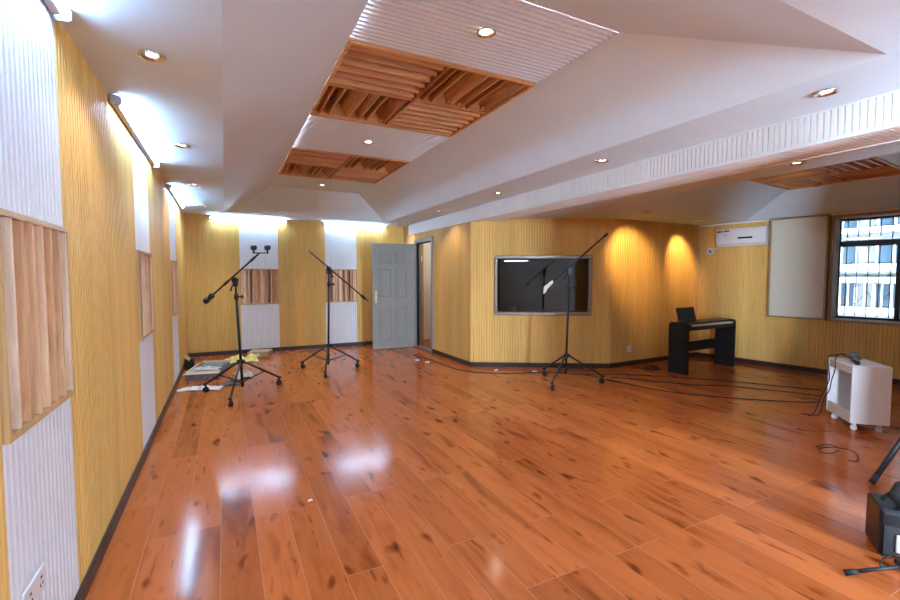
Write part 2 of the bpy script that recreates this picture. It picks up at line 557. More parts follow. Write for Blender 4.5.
# ---- wall behind the photographer
nx0, nx1, nz0, nz1 = 2.36, 3.30, .55, 2.30
wn = MB()
for a, b, c, d in ((XL - .2, nx0, 0, 3.0), (nx1, 9.3, 0, 3.0), (nx0, nx1, 0, nz0), (nx0, nx1, nz1, 3.0)):
    wn.box((a, YN - .15, c), (b, YN, d))
struct(wn, 'wall_near', 'plaster')
w3 = empty('unseen_window_3', (nx0, YN - .1, nz0)); w3['kind'] = 'structure'  # unseen window added for fill, placed by the bright strip in the control glass
f = MB(); W3, H3 = nx1 - nx0, nz1 - nz0
f.cbox((0, -.03, 0), (W3, .03, .05), .004).cbox((0, -.03, H3 - .05), (W3, .03, H3), .004)
for q in (0, W3 / 2 - .025, W3 - .05):
    f.cbox((q, -.03, .05), (q + .05, .03, H3 - .05), .004)
f.build('window_frame', 'window_black', w3)
g = MB()
for k in range(2):
    g.box((W3 / 2 * k + .052, -.003, .05), (W3 / 2 * (k + 1) - .052, .003, H3 - .05))
g.build('window_glass', 'glass', w3)

# ---- unseen hall and bay walls, added to keep rear light off the right wall
YS = .78
wh = MB().box((XA + .016, YN, 0), (XK0, YS - .016, 2.9)).box((XK0, YS - .14, 0), (8.6, YS - .016, 2.6))
blocking_wall_bay = struct(wh, 'blocking_wall_bay', 'plaster')
f = MB().flute((XA, YN, 0), (0, 1, 0), Z, (-1, 0, 0), YS - YN, 2.56)
f.build('white_fluted_board', 'white_flute', blocking_wall_bay)  # white face chosen for its cooler bounce light
MB().flute((XA, YS, 0), (1, 0, 0), Z, (0, 1, 0), 5.0, 2.36).build('wood_fluted_board', 'yellow', blocking_wall_bay)

# ---- skirting boards
def skirt(name, a, b, n, side):
    a, b, n = V(a), V(b), V(n)
    M = frame_M(a, b - a)
    s_ = 1 if (M.to_3x3() @ V((0, 1, 0))).dot(n) > 0 else -1
    lo, hi = sorted((0., .014 * s_))
    m = MB().box((0, lo, 0), ((b - a).length, hi, .062), M)
    lo, hi = sorted((0., .009 * s_))
    m.box((0, lo, .062), ((b - a).length, hi, .072), M)
    struct(m, name, 'skirting')
skirt('baseboard_left', (XL, YN, 0), (XL, YB, 0), (1, 0, 0), 0)
skirt('baseboard_back', (XL, YB, 0), (XA, YB, 0), (0, -1, 0), 0)
skirt('baseboard_door', (XA, PA.y, 0), (XA, DY0 - FW, 0), (-1, 0, 0), 0)
skirt('baseboard_window', PA, PB, NB, 0)
skirt('baseboard_piano', PB, PC, NC, 0)
skirt('baseboard_right', PC, PE, ND, 0)

# ------------------------------------------------------------------ ceilings
TL, TR, TN, TF = .016, 2.83, 1.03, 8.52      # lower edge of the coffer
IL, IR, IN, IF = .715, 2.14, 2.02, 7.90      # upper edge of the coffer
t1a, t1b, t2a, t2b = 2.83, 4.24, 5.42, 6.88  # slatted squares in the raised middle
ce = MB()
def zv(x, y): return (x, y, zs(x))
xl, xr, yn, yf = XL - .05, XA + .06, YN - .05, YB + .05
O = [zv(xl, yn), zv(xr, yn), zv(xr, yf), zv(xl, yf)]
T = [zv(TL, TN), zv(TR, TN), zv(TR, TF), zv(TL, TF)]
I = [(IL, IN, ZI), (IR, IN, ZI), (IR, IF, ZI), (IL, IF, ZI)]
for k in range(4):
    k2 = (k + 1) % 4
    ce.add([O[k], O[k2], T[k2], T[k]], [(3, 2, 1, 0)])
    ce.add([T[k], T[k2], I[k2], I[k]], [(3, 2, 1, 0)])
ce.add([(IL, t2b, ZI), (IR, t2b, ZI), (IR, IF, ZI), (IL, IF, ZI)], [(3, 2, 1, 0)])
ce.box((XL - .3, YN - .3, 3.06), (9.5, YB + .4, 3.2))
ceiling = struct(ce, 'ceiling', 'ceiling')
f = MB()
for a, b in ((IN, t1a), (t1b, t2a)):
    f.flute((IL, a, ZI), (0, 1, 0), (1, 0, 0), (0, 0, -1), b - a, IR - IL, .042, .020, .40)
f.build('ribbed_panel', 'rib', ceiling)

# bay ceiling
cb = MB()
b0 = [(3.70, YN - .05), (8.85, YN - .05), (7.62, 5.3), (5.28, 5.2), (3.70, 6.1)]
ta, tb = V((4.37, 3.95)), V((7.46, 4.36))
tc = PC.xy + DD.xy * onD(.9) + ND.xy * .10; td = V((4.30, .9))
qa, qb, qc, qd = V((4.95, 3.24)), V((6.98, 3.56)), V((7.25, 1.75)), V((4.9, 1.6))
ZQ = 2.60
def p3(q, z): return (q[0], q[1], z)
ob = [p3(q, ZBAY) for q in b0]
tq = [p3(q, ZBAY) for q in (td, tc, tb, ta)]
iq = [p3(q, ZQ) for q in (qd, qc, qb, qa)]
cb.add([ob[0], ob[1], tq[1], tq[0]], [(3, 2, 1, 0)])
cb.add([ob[1], ob[2], tq[2], tq[1]], [(3, 2, 1, 0)])
cb.add([ob[2], ob[3], ob[4], tq[3], tq[2]], [(4, 3, 2, 1, 0)])
cb.add([ob[4], ob[0], tq[0], tq[3]], [(3, 2, 1, 0)])
for k in range(4):
    k2 = (k + 1) % 4
    cb.add([tq[k], tq[k2], iq[k2], iq[k]], [(3, 2, 1, 0)])
Mq = Matrix.Translation((6.33, 2.82, ZQ)) @ Matrix.Rotation(math.radians(6), 4, 'Z')
hq = [tuple(Mq @ V((sx * .642, sy * .602, 0))) for sx, sy in ((-1, -1), (1, -1), (1, 1), (-1, 1))]
for k in range(4):
    k2 = (k + 1) % 4
    cb.add([iq[k], iq[k2], hq[k2], hq[k]], [(3, 2, 1, 0)])
ceiling_bay = struct(cb, 'ceiling_bay', 'ceiling')
# thin light moulding along the top of the right wall
tm = MB()
dbox(tm, 0, LD, 0, -.03, ZBAY - .022, ZBAY - .001)
struct(tm, 'trim_1', 'beam')

# beam between the hall and the bay
XF, XK, YE = XA - .015, 3.78, 8.72
bm_ = MB().box((XF + .01, YS, ZB + .01), (XK, YE, 2.62))
beam = struct(bm_, 'beam', 'beam')
f = MB().flute((XF, YS, ZB + .022), (0, 1, 0), Z, (-1, 0, 0), YE - YS, .175, .036, .008, .70)
f.build('fluted_face', 'beam', beam)
f = MB().box((XF - .006, YS, ZB), (XF + .012, YE, ZB + .022)).box((XF - .006, YS, ZB + .193), (XF + .012, YE, ZB + .215))
f.build('edge_strip', 'beam', beam)
f = MB().flute((XF + .01, YS, ZB + .004), (0, 1, 0), (1, 0, 0), (0, 0, -1), YE - YS, XK - XF - .03, .034, .004, .62)
f.build('ribbed_underside', 'beam', beam)
MB().box((XK - .02, YS, ZB - .002), (XK + .006, PA.y, ZBAY + .005)).build('lower_edge_strip', 'beam', beam)

# ------------------------------------------------------------------ slatted diffusers
def slat_diffuser(M, w, h, label, group, wells, name='slat_diffuser', tilted=False):
    """M: local x along the wall, y into the wall, z up; origin at lower left corner on the wall face"""
    r = empty(name, M=M)
    tag(r, label, 'acoustic diffuser', group)
    g = .0015
    fr = MB()
    b = .020
    fr.box((g, -.014, g), (w - g, .10, b)).box((g, -.014, h - b), (w - g, .10, h - g))
    fr.box((g, -.014, b), (g + .014, .10, h - b)).box((w - g - .014, -.014, b), (w - g, .10, h - b))
    fr.build('frame', 'oak_trim', r)
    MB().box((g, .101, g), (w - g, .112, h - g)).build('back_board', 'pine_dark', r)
    n = len(wells)
    x0, x1 = .016, w - .016
    p = (x1 - x0) / n
    for i, d in enumerate(wells):
        a = x0 + i * p
        if tilted:
            t = .012 * math.sin(i * 2.3)
            sec = [(a + p - .017, -.011), (a + p - .001, -.011), (a + p - .006 + t * .0, .1), (a + p - .024, .1)]
            MB().prism([(x, y, b + .001) for x, y in sec], (0, 0, h - 2 * b - .002)).build('slat', 'pine_z', r)
            continue
        MB().box((a + .001, .004, b + .001), (a + .016, .1, h - b - .001)).build('slat', 'pine_z', r)
        if d < .09:
            MB().box((a + .017, d, b + .001), (a + p, .1, h - b - .001)).build('well_board', 'pine_z', r)
    return r
WL = [[.075, .03, .06, .085, .02, .055, .07], [.06, .02, .08, .04, .07, .03, .085], [.06, .02, .08, .04, .07, .03, .085], [.03, .08, .05, .02, .07, .04, .06]]
for (a, b), lab, wl_ in zip(whites[1:], ('pale slatted pine diffuser on the left wall, largest and nearest of three',
                                    'slatted pine diffuser midway along the left wall between white fluted strips',
                                    'slatted pine diffuser at the far end of the left wall by the corner'), WL):
    # mirrored so that x still runs to the viewer's right when facing the wall
    slat_diffuser(frame_M((XL, a, DZ0), (0, 1, 0)), b - a, DZ1 - DZ0, lab, 'slatted diffusers on the left wall', wl_, tilted=True)
WB = [[.01, .07, .098, .02, .085, .03, .07, .098, .05, .02], [.05, .098, .02, .07, .01, .085, .03, .098, .06, .01]]
for (a, b), lab, wl_ in zip(bw, ('slatted pine diffuser on the far wall behind the stand with the two clips',
                             'slatted pine diffuser on the far wall beside the grey door'), WB):
    slat_diffuser(frame_M((a, YB, BZ0), (1, 0, 0)), b - a, BZ1 - BZ0, lab, 'slatted diffusers on the far wall', wl_)

def skyline(M, w, l, label, hang, group='slatted squares in the ceiling', dark=False):
    """square of four slatted fields; local x across, y along, z up; origin at centre of the lower face"""
    r = empty('slatted_square', M=M)
    tag(r, label, 'acoustic diffuser', group)
    dep = .13
    e = .022
    fr = MB()
    fr.box((-w / 2, -l / 2, -.012), (w / 2, -l / 2 + e, dep)).box((-w / 2, l / 2 - e, -.012), (w / 2, l / 2, dep))
    fr.box((-w / 2, -l / 2 + e, -.012), (-w / 2 + e, l / 2 - e, dep)).box((w / 2 - e, -l / 2 + e, -.012), (w / 2, l / 2 - e, dep))
    fr.build('frame', 'pine_x', r)
    MB().box((-.014, -l / 2 + e, -.006), (.014, l / 2 - e, dep)).build('middle_rail', 'pine_y', r)
    MB().box((-w / 2 + e, -.012, -.004), (-.015, .012, dep)).box((.015, -.012, -.004), (w / 2 - e, .012, dep)).build('cross_rail', 'pine_x', r)
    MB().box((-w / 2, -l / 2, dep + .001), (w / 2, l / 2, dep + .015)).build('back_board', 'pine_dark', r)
    n = 6
    for fx, fy, across in ((-1, -1, 1), (1, -1, 0), (-1, 1, 0), (1, 1, 1)):
        x0, x1 = sorted((fx * .016, fx * (w / 2 - e - .001)))
        y0, y1 = sorted((fy * .014, fy * (l / 2 - e - .001)))
        for i in range(n):
            # a tilted board with parallelogram section
            if across:
                p = (y1 - y0) / n; c = y0 + p * (i + .12)
                sec = [(c + p * .50, .0), (c + p * .50 + .024, .0), (c + p * .22 + .020, .105), (c + p * .22, .105)]
                MB().prism([(x0, y, z) for y, z in sec], (x1 - x0, 0, 0)).build('slat', 'pine_x', r)
            else:
                p = (x1 - x0) / n; c = x0 + p * (i + .12)
                tilt = (.30, .05, .62, .50, .10, .62)[i]
                sec = [(c + p * tilt, .004), (c + p * tilt + .016, .006), (c + .016 + p * .1, .11), (c + p * .1, .108)]
                MB().prism([(x, y0, z) for x, z in sec], (0, y1 - y0, 0)).build('slat', 'pine_y', r)
                if i in (2, 3, 5):
                    MB().prism([(c + p * .30, y1 - .04, .012), (c + p * .75, y1 - .04, .012), (c + p * .52, y1 - .04, .08)], (0, .038, 0)).build('wedge', 'pine_x', r)
    return r
cx = (IL + IR) / 2
skyline(Matrix.Translation((cx, (t1a + t1b) / 2, ZI)), IR - IL - .004, t1b - t1a - .004, 'large brown slatted square in the raised ceiling, nearer of the two', 0)
skyline(Matrix.Translation((cx, (t2a + t2b) / 2, ZI)), IR - IL - .004, t2b - t2a - .004, 'brown slatted square in the raised ceiling nearest the far wall', 0)
skyline(Mq, 1.28, 1.20, 'dim brown slatted square in the ceiling over the bay with the piano', 0)

# ------------------------------------------------------------------ door and frame
dr = empty('door_1', (XA - .02, DY1, 0)); dr['kind'] = 'structure'
def L3(x, y, z): return (x - (XA - .02), y - DY1, z)
LW = .855; DT = .045
leaf = MB(); x1 = -.022; x0 = x1 - LW
y0, y1 = -.045, 0.
leaf.box((x0, y0, .012), (x1, y1, 2.045))
lf = leaf.build('door_leaf', 'door', dr)
# six raised panels
pn = MB()
cols = [(x0 + .13, x0 + .37), (x0 + .45, x0 + .69)]
rows = [(.16, .82), (.98, 1.56), (1.66, 1.88)]
for ca, cb_ in cols:
    for ra, rb in rows:
        for (a, b, c, d) in ((ca, cb_, ra, ra + .018), (ca, cb_, rb - .018, rb), (ca, ca + .018, ra + .018, rb - .018), (cb_ - .018, cb_, ra + .018, rb - .018)):
            pn.cbox((a, y0 - .012, c), (b, y0 + .001, d), .005)
        pn.cbox((ca + .045, y0 - .010, ra + .045), (cb_ - .045, y0 + .001, rb - .045), .004)
pn.build('raised_panels', 'door', lf)
MB().box((x0 - .004, y0 - .002, .012), (x0 + .001, y1 + .002, 2.045)).build('edge_strip', 'door_steel', lf)
h = MB().cbox((x0 + .035, y0 - .010, .90), (x0 + .075, y0 - .001, 1.13), .004)
h.lathe([(.010, 0), (.010, .05)], frame_M((x0 + .055, y0 - .008, 1.055), (1, 0, 0), (0, -1, 0)), 12)
h.tube([(x0 + .055, y0 - .052, 1.055), (x0 + .075, y0 - .056, 1.055), (x0 + .17, y0 - .054, 1.052)], [.010, .010, .008], 10)
h.lathe([(.013, 0), (.013, .006)], frame_M((x0 + .055, y0 - .009, .945), (1, 0, 0), (0, -1, 0)), 14)
h.build('door_handle', 'brass', lf)
fr = MB()
fr.cbox(L3(XA - .02, DY0 - FW, 0), L3(XA + .12, DY0, DH + FW), .005)
fr.cbox(L3(XA - .02, DY1, 0), L3(XA + .12, DY1 + FW, DH + FW), .005)
fr.cbox(L3(XA - .02, DY0, DH), L3(XA + .12, DY1, DH + FW), .005)
fr.cbox(L3(XA - .03, DY0 - FW - .006, DH + FW), L3(XA + .01, DY1 + FW + .006, DH + FW + .02), .004)
fr.cbox(L3(XA, DY0, 0), L3(XA + .1, DY1, .018), .004)
fr.build('door_frame', 'door_steel', dr)
sl = MB()
sl.box(L3(XA + .02, DY1 - .022, .019), L3(XA + .06, DY1 - .001, DH - .001)).box(L3(XA + .02, DY0 + .001, .019), L3(XA + .06, DY0 + .012, DH - .001))
sl.box(L3(XA + .02, DY0 + .013, DH - .018), L3(XA + .06, DY1 - .023, DH - .001))
sl.build('rubber_seal', 'black_gap', dr)
for zc in (.25, .85, 1.30, 1.82):
    hg = MB().lathe([(.009, -.06), (.009, .06)], Matrix.Translation((-.010, -.012, zc)), 10)
    hg.box((-.021, -.004, zc - .05), (-.002, -.0005, zc + .05))
    hg.build('hinge', 'door_steel', dr)

# space seen through the doorway
vb = MB().box((XA + .14, YB + .25, 0), (6.2, YB + .35, 2.9)).box((6.1, 7.0, 0), (6.2, YB + .35, 2.9)).box((XA + .14, 6.95, 0), (6.2, 7.05, 2.9))
wall_corr = struct(vb, 'wall_corridor', 'plaster')
MB().box((3.82, YB + .20, 0), (3.955, YB + .249, 2.3)).build('wood_strip', 'oak_trim', wall_corr)
MB().box((3.956, YB + .225, 0), (4.5, YB + .249, 2.3)).build('grey_strip', 'beam', wall_corr)
sw = MB().cbox((3.87, YB + .188, 1.75), (3.925, YB + .1985, 1.86), .003)
tag(sw.build('light_switch', 'white_plastic'), 'small white light switch seen through the open grey doorway', 'light switch')

cl = empty('added_corridor_lamp', (4.3, 8.2, 2.35)); tag(cl, 'unseen round lamp added on the corridor ceiling to brighten the doorway', 'lamp')  # added to brighten the space behind the door
MB().lathe([(.16, .149), (.17, .10), (.15, .06), (.05, .05), (.0005, .05)], None, 24).build('lamp_shade', 'corridor_glow', cl)
vb = MB().box((XA + .14, 6.95, 2.5), (6.2, YB + .35, 2.6)); struct(vb, 'ceiling_corridor', 'ceiling')
# ------------------------------------------------------------------ control room window
w1o = empty('window_1', M=frame_M(PA + UB * w0 + Z * wz0, UB)); w1o['kind'] = 'structure'
ww, wh = w1 - w0, wz1 - wz0
b = .052
fr = MB()
fr.cbox((0, -.022, 0), (ww, .13, b), .006).cbox((0, -.022, wh - b), (ww, .13, wh), .006)
fr.cbox((0, -.022, b), (b, .13, wh - b), .006).cbox((ww - b, -.022, b), (ww, .13, wh - b), .006)
fr.build('window_frame', 'win_steel', w1o)
MB().box((b, .045, b), (ww - b, .051, wh - b)).build('window_glass', 'smoked', w1o)
# the dark room behind it
cr = MB()
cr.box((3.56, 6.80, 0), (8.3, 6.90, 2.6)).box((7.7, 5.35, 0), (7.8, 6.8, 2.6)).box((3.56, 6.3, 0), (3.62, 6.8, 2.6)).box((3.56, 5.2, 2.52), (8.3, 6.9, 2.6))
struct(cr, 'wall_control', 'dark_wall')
ds = empty('control_desk', (4.6, 6.45, 0)); tag(ds, 'dark desk in the unlit room behind the control window', 'desk')
MB().cbox((-.65, -.25, .68), (.65, .25, .72), .005).build('desk_top', 'black_wood', ds)
for sx in (-1, 1):
    MB().cbox((sx * .62 - .02, -.23, 0), (sx * .62 + .02, .23, .679), .004).build('desk_side', 'black_wood', ds)
mo = MB().prism([(0, -.04, 0), (.15, -.04, 0), (.13, -.04, .17), (.045, -.04, .17)], (0, .1, 0))
mo = mo.build('white_box', 'laminate', None, (4.32, 6.40, .721)); tag(mo, 'small white box on the desk behind the control window', 'box')  # plain white block for an unidentified pale object behind the glass

# ------------------------------------------------------------------ street window
w2 = empty('window_2', M=MDm); w2['kind'] = 'structure'
def wbox(mb, a, b, y0, y1, c, d, ch=.003):
    lo, hi = sorted((y0 * ysg, y1 * ysg))
    mb.cbox((a, lo, c), (b, hi, d), ch)
rv = MB()
wbox(rv, d0, d0 + .012, -.004, .26, dz0, dz1); wbox(rv, d1 - .012, d1, -.004, .26, dz0, dz1)
wbox(rv, d0 + .012, d1 - .012, -.004, .26, dz1 - .012, dz1); wbox(rv, d0 + .012, d1 - .012, -.004, .26, dz0, dz0 + .016)
rv.build('window_reveal', 'reveal', w2)
ca = MB()
wbox(ca, d0 - .035, d0, -.02, .008, dz0 - .03, dz1 + .045, .004); wbox(ca, d1, d1 + .05, -.02, .008, dz0 - .03, dz1 + .045, .004)
wbox(ca, d0, d1, -.02, .008, dz1, dz1 + .045, .004); wbox(ca, d0, d1, -.026, .008, dz0 - .03, dz0, .004)
ca.build('window_casing', 'brown_trim', w2)
f = MB(); q0, q1, e0, e1 = d0 + .013, d1 - .013, dz0 + .017, dz1 - .013
t = .03
wbox(f, q0, q1, .18, .22, e0, e0 + t); wbox(f, q0, q1, .18, .22, e1 - t * .7, e1)
wbox(f, q0, q0 + .010, .18, .22, e0 + t, e1 - t); wbox(f, q1 - t, q1, .18, .22, e0 + t, e1 - t)
zt0, zt1 = 1.835, 1.915
wbox(f, q0 + .010, q1 - t, .175, .225, zt0, zt1)
mu = d0 + .615
m2 = d0 + 1.55
for mm in (mu, m2):
    wbox(f, mm, mm + .055, .175, .225, e0 + t, zt0)
f.build('window_frame', 'window_black', w2)
g = MB()
for a, b_, c, d in ((q0 + .010, mu, e0 + t, zt0), (mu + .055, m2, e0 + t, zt0), (m2 + .055, q1 - t, e0 + t, zt0), (q0 + .010, q1 - t, zt1, e1 - t * .7)):
    wbox(g, a, b_, .197, .203, c, d, .0005)
g.build('window_glass', 'glass', w2)
gr = MB()
def gp(a, z, y=.30): return (a, y * ysg, z)
k = 0
a = d0 + .07
bars = []
while a < d1:
    gr.tube([gp(a, dz0 - .05), gp(a, dz1 + .02)], .0065, 6); bars.append(a); a += .118
for z in (dz0 + .02, 1.22, 1.55, dz1 - .03):
    gr.box(*[tuple(q) for q in ((d0 - .05, min(.295 * ysg, .305 * ysg), z - .006), (d1 + .05, max(.295 * ysg, .305 * ysg), z + .006))]) if z in (dz0 + .02, dz1 - .03) else None
for i in range(0, len(bars) - 2, 2):
    a0, a1, a2 = bars[i], bars[i + 1], bars[i + 2]
    gr.tube([gp(a0 + .01, 1.44), gp(a1, 1.27), gp(a2 - .01, 1.44)], .0045, 5)
    gr.tube([gp(a0, 1.19), gp(a0 + .118, 1.02), gp(a2, 1.19)], .0045, 5)
    for (aa, zz) in ((a0, 1.44), (a1, 1.27), (a1, 1.02), (a0, 1.19)):
        gr.tube([gp(aa - .025, zz), gp(aa + .025, zz)], .005, 5)
gr.build('security_grille', 'window_black', w2)

# building across the street
bx = 24.
bo = empty('apartment_building', (bx, 9., -4.)); tag(bo, 'pale apartment block across the street outside the barred window', 'building')
MB().box((.4, -18, 0), (3., 18, 12)).build('facade', 'facade', bo)
def zz(y): return 1.42 - (y - 276) * .0425 + 4.
for y0_, y1_, dep in ((228, 234, .35), (264, 272, .4), (277, 283, .45), (307, 314, .45), (190, 198, .4), (345, 352, .4)):
    MB().cbox((.4 - dep, -18, zz(y1_)), (.45, 18, zz(y0_)), .03).build('ledge', 'ledge', bo)
yy = -10.
k = 0
while yy < 8:
    for (ya, yb) in ((244, 263), (284, 306), (205, 227)):
        wdw = MB().cbox((.33, yy, zz(yb)), (.43, yy + 1.15, zz(ya)), .01).build('window', 'facade_glass', bo)
        fm = MB()
        for u in (0, .55, 1.1):
            fm.cbox((.26, yy + u, zz(yb)), (.36, yy + u + .07, zz(ya)), .01)
        fm.build('window_bars', 'ledge', wdw)
    yy += 1.75; k += 1
rl = MB()
for i in range(70):
    q = -10 + i * .28
    rl.cbox((-.03, q, zz(306)), (.01, q + .05, zz(284)), .005)
rl.build('balcony_railing', 'ledge', bo)
struct(MB().box((9.5, -30, -4.3), (40, 40, -4.001)), 'outside_ground', 'ground')

# unseen house mass above and beside, added to shade the facade across the street
hb_ = MB().box((-1., -3.4, 3.21), (9.0, 9.8, 24)).box((5.5, 9.9, -4), (8.6, 40, 24)).box((5.5, -36, -4), (8.6, -4.2, 24))
struct(hb_, 'street_shade_mass', 'facade')

# ------------------------------------------------------------------ lamps
def tube_lamp(a, b, out, label, group):
    """batten lamp along the top of a wall from a to b; out points into the room"""
    a, b, out = V(a), V(b), V(out)
    r = empty('tube_lamp', M=frame_M(a, b - a)); L = (b - a).length
    tag(r, label, 'tube lamp', group)
    s_ = 1 if (frame_M((0, 0, 0), b - a).to_3x3() @ V((0, 1, 0))).dot(out) > 0 else -1
    m = MB()
    lo, hi = sorted((.004 * s_, .040 * s_))
    m.cbox((0, lo, -.016), (L, hi, .018), .004)
    m.build('mounting_rail', 'tray', r)
    t = MB().tube([(.027, .052 * s_, -.003), (L - .027, .052 * s_, -.003)], .013, 14)
    t.build('tube', 'tube', r)
    for x in (0, L):
        c = MB()
        lo, hi = sorted((.004 * s_, .066 * s_))
        c.cbox((x - .012 if x else -.012, lo, -.036), (x + .026 if not x else x + .012, hi, .020), .012)
        c.build('end_cap', 'lamp_end', r)
lz = 2.472
xw = XL + .004
LG = 'tube lamps along the left wall'
tube_lamp((xw, .52, lz), (xw, 2.35, lz), (1, 0, 0), 'lit tube lamp over the left wall at the top left corner, nearest', LG)
tube_lamp((xw, 3.33, lz), (xw, 5.08, lz), (1, 0, 0), 'lit tube lamp high on the left wall above its middle diffuser', LG)
tube_lamp((xw, 6.20, lz), (xw, 8.00, lz), (1, 0, 0), 'lit tube lamp high on the left wall next to the far corner', LG)
tube_lamp((xw, -2.6, lz), (xw, -.85, lz), (1, 0, 0), 'unseen tube lamp added on the left wall behind the photographer', LG)  # unseen lamp, added for more light in the hall
BG = 'tube lamps along the far wall'
lz = 2.440
tube_lamp((XA - .004, -2.9, lz), (XA - .004, -1.2, lz), (-1, 0, 0), 'unseen tube lamp added on the right wall behind the photographer', 'added tube lamps behind the photographer')  # added out of view to lift the ceiling slopes
for q, zn in ((-.52, 1.98), (.85, lz), (2.2, lz)):  # unseen lamps added for fill; the low one reflects in the control glass
    tube_lamp((q, YN + .004, zn), (q + 1.0, YN + .004, zn), (0, 1, 0), 'unseen tube lamp added on the wall behind the photographer', 'added tube lamps behind the photographer')
tube_lamp((-.225, YB - .004, lz), (1.07, YB - .004, lz), (0, -1, 0), 'lit tube lamp on the far wall above the stand with two clips', BG)
tube_lamp((1.74, YB - .004, lz), (3.0, YB - .004, lz), (0, -1, 0), 'lit tube lamp on the far wall to the left of the door top', BG)

def downlight(x, y, z, label, group, power, spot=True, size=2.2, aim=None):
    r = empty('downlight', (x, y, z)); tag(r, label, 'downlight', group)
    m = MB().lathe([(.058, -.001), (.060, -.007), (.054, -.010), (.044, -.006), (.040, .004)], None, 28, cap=False)
    m.build('ring', 'chrome', r)
    MB().lathe([(.0005, .002), (.022, .0), (.036, .003), (.0385, .006)], None, 24).build('bulb', 'bulb', r)
    if spot:
        ld = bpy.data.lights.new('downlight_beam', 'SPOT'); ld.energy = power; ld.color = (1., .66, .30) if aim else (1., .86, .68)
        ld.spot_size = size; ld.spot_blend = .75; ld.shadow_soft_size = .03
        lo = bpy.data.objects.new('downlight_beam', ld); COL.objects.link(lo)
        lo.parent = r; lo.location = (0, 0, -.02)
        if aim:
            lo.rotation_euler = (V(aim) - V((x, y, z))).to_track_quat('-Z', 'Y').to_euler()
G1, G2, G3, G4 = 'downlights in the left ceiling border', 'downlights in the raised ceiling', 'downlights beside the beam', 'downlights in the bay'
PW = 4.5
for x, y, l in ((-.29, 2.67, 'downlight in the left ceiling border, nearest and largest in its row'), (-.29, 4.36, 'downlight beside the middle lit tube on the left wall'),
                (-.295, 6.14, 'downlight in the left ceiling border, third from the front'), (-.30, 7.93, 'downlight in the left ceiling border closest to the far corner')):
    downlight(x, y, zs(x) - .001, l, G1, PW)
for y, l, dz in ((2.37, 'downlight in the ribbed ceiling in front of the nearer slatted square', .002), (4.83, 'downlight in the ribbed ceiling between the two slatted squares', .002), (7.40, 'downlight in the plain ceiling behind the far slatted square', .001)):
    downlight(1.425, y, ZI - dz, l, G2, PW)
for x, y, l in ((3.075, 1.38, 'downlight above the fluted beam at upper right, largest of its row'), (3.08, 3.08, 'downlight above the middle of the fluted beam'),
                (3.09, 4.84, 'downlight above the beam, third from the right'), (3.10, 6.6, 'downlight above the beam, fourth from the right'), (3.16, 8.55, 'small downlight in the ceiling above the grey door')):
    downlight(x, y, zs(x) - .001, l, G3, PW)
downlight(5.25, 4.40, ZBAY - .001, 'downlight over the socket wall, left one of the warm pair', G4, 22., True, 1.15, (5.66, 5.07, 1.72))
downlight(6.71, 4.66, ZBAY - .001, 'downlight over the piano, right one of the warm pair', G4, 20., True, 1.1, (6.90, 5.12, 1.75))
downlight(4.0, 1.97, ZBAY - .001, 'downlight just behind the beam below the dim slatted square', G4, PW)

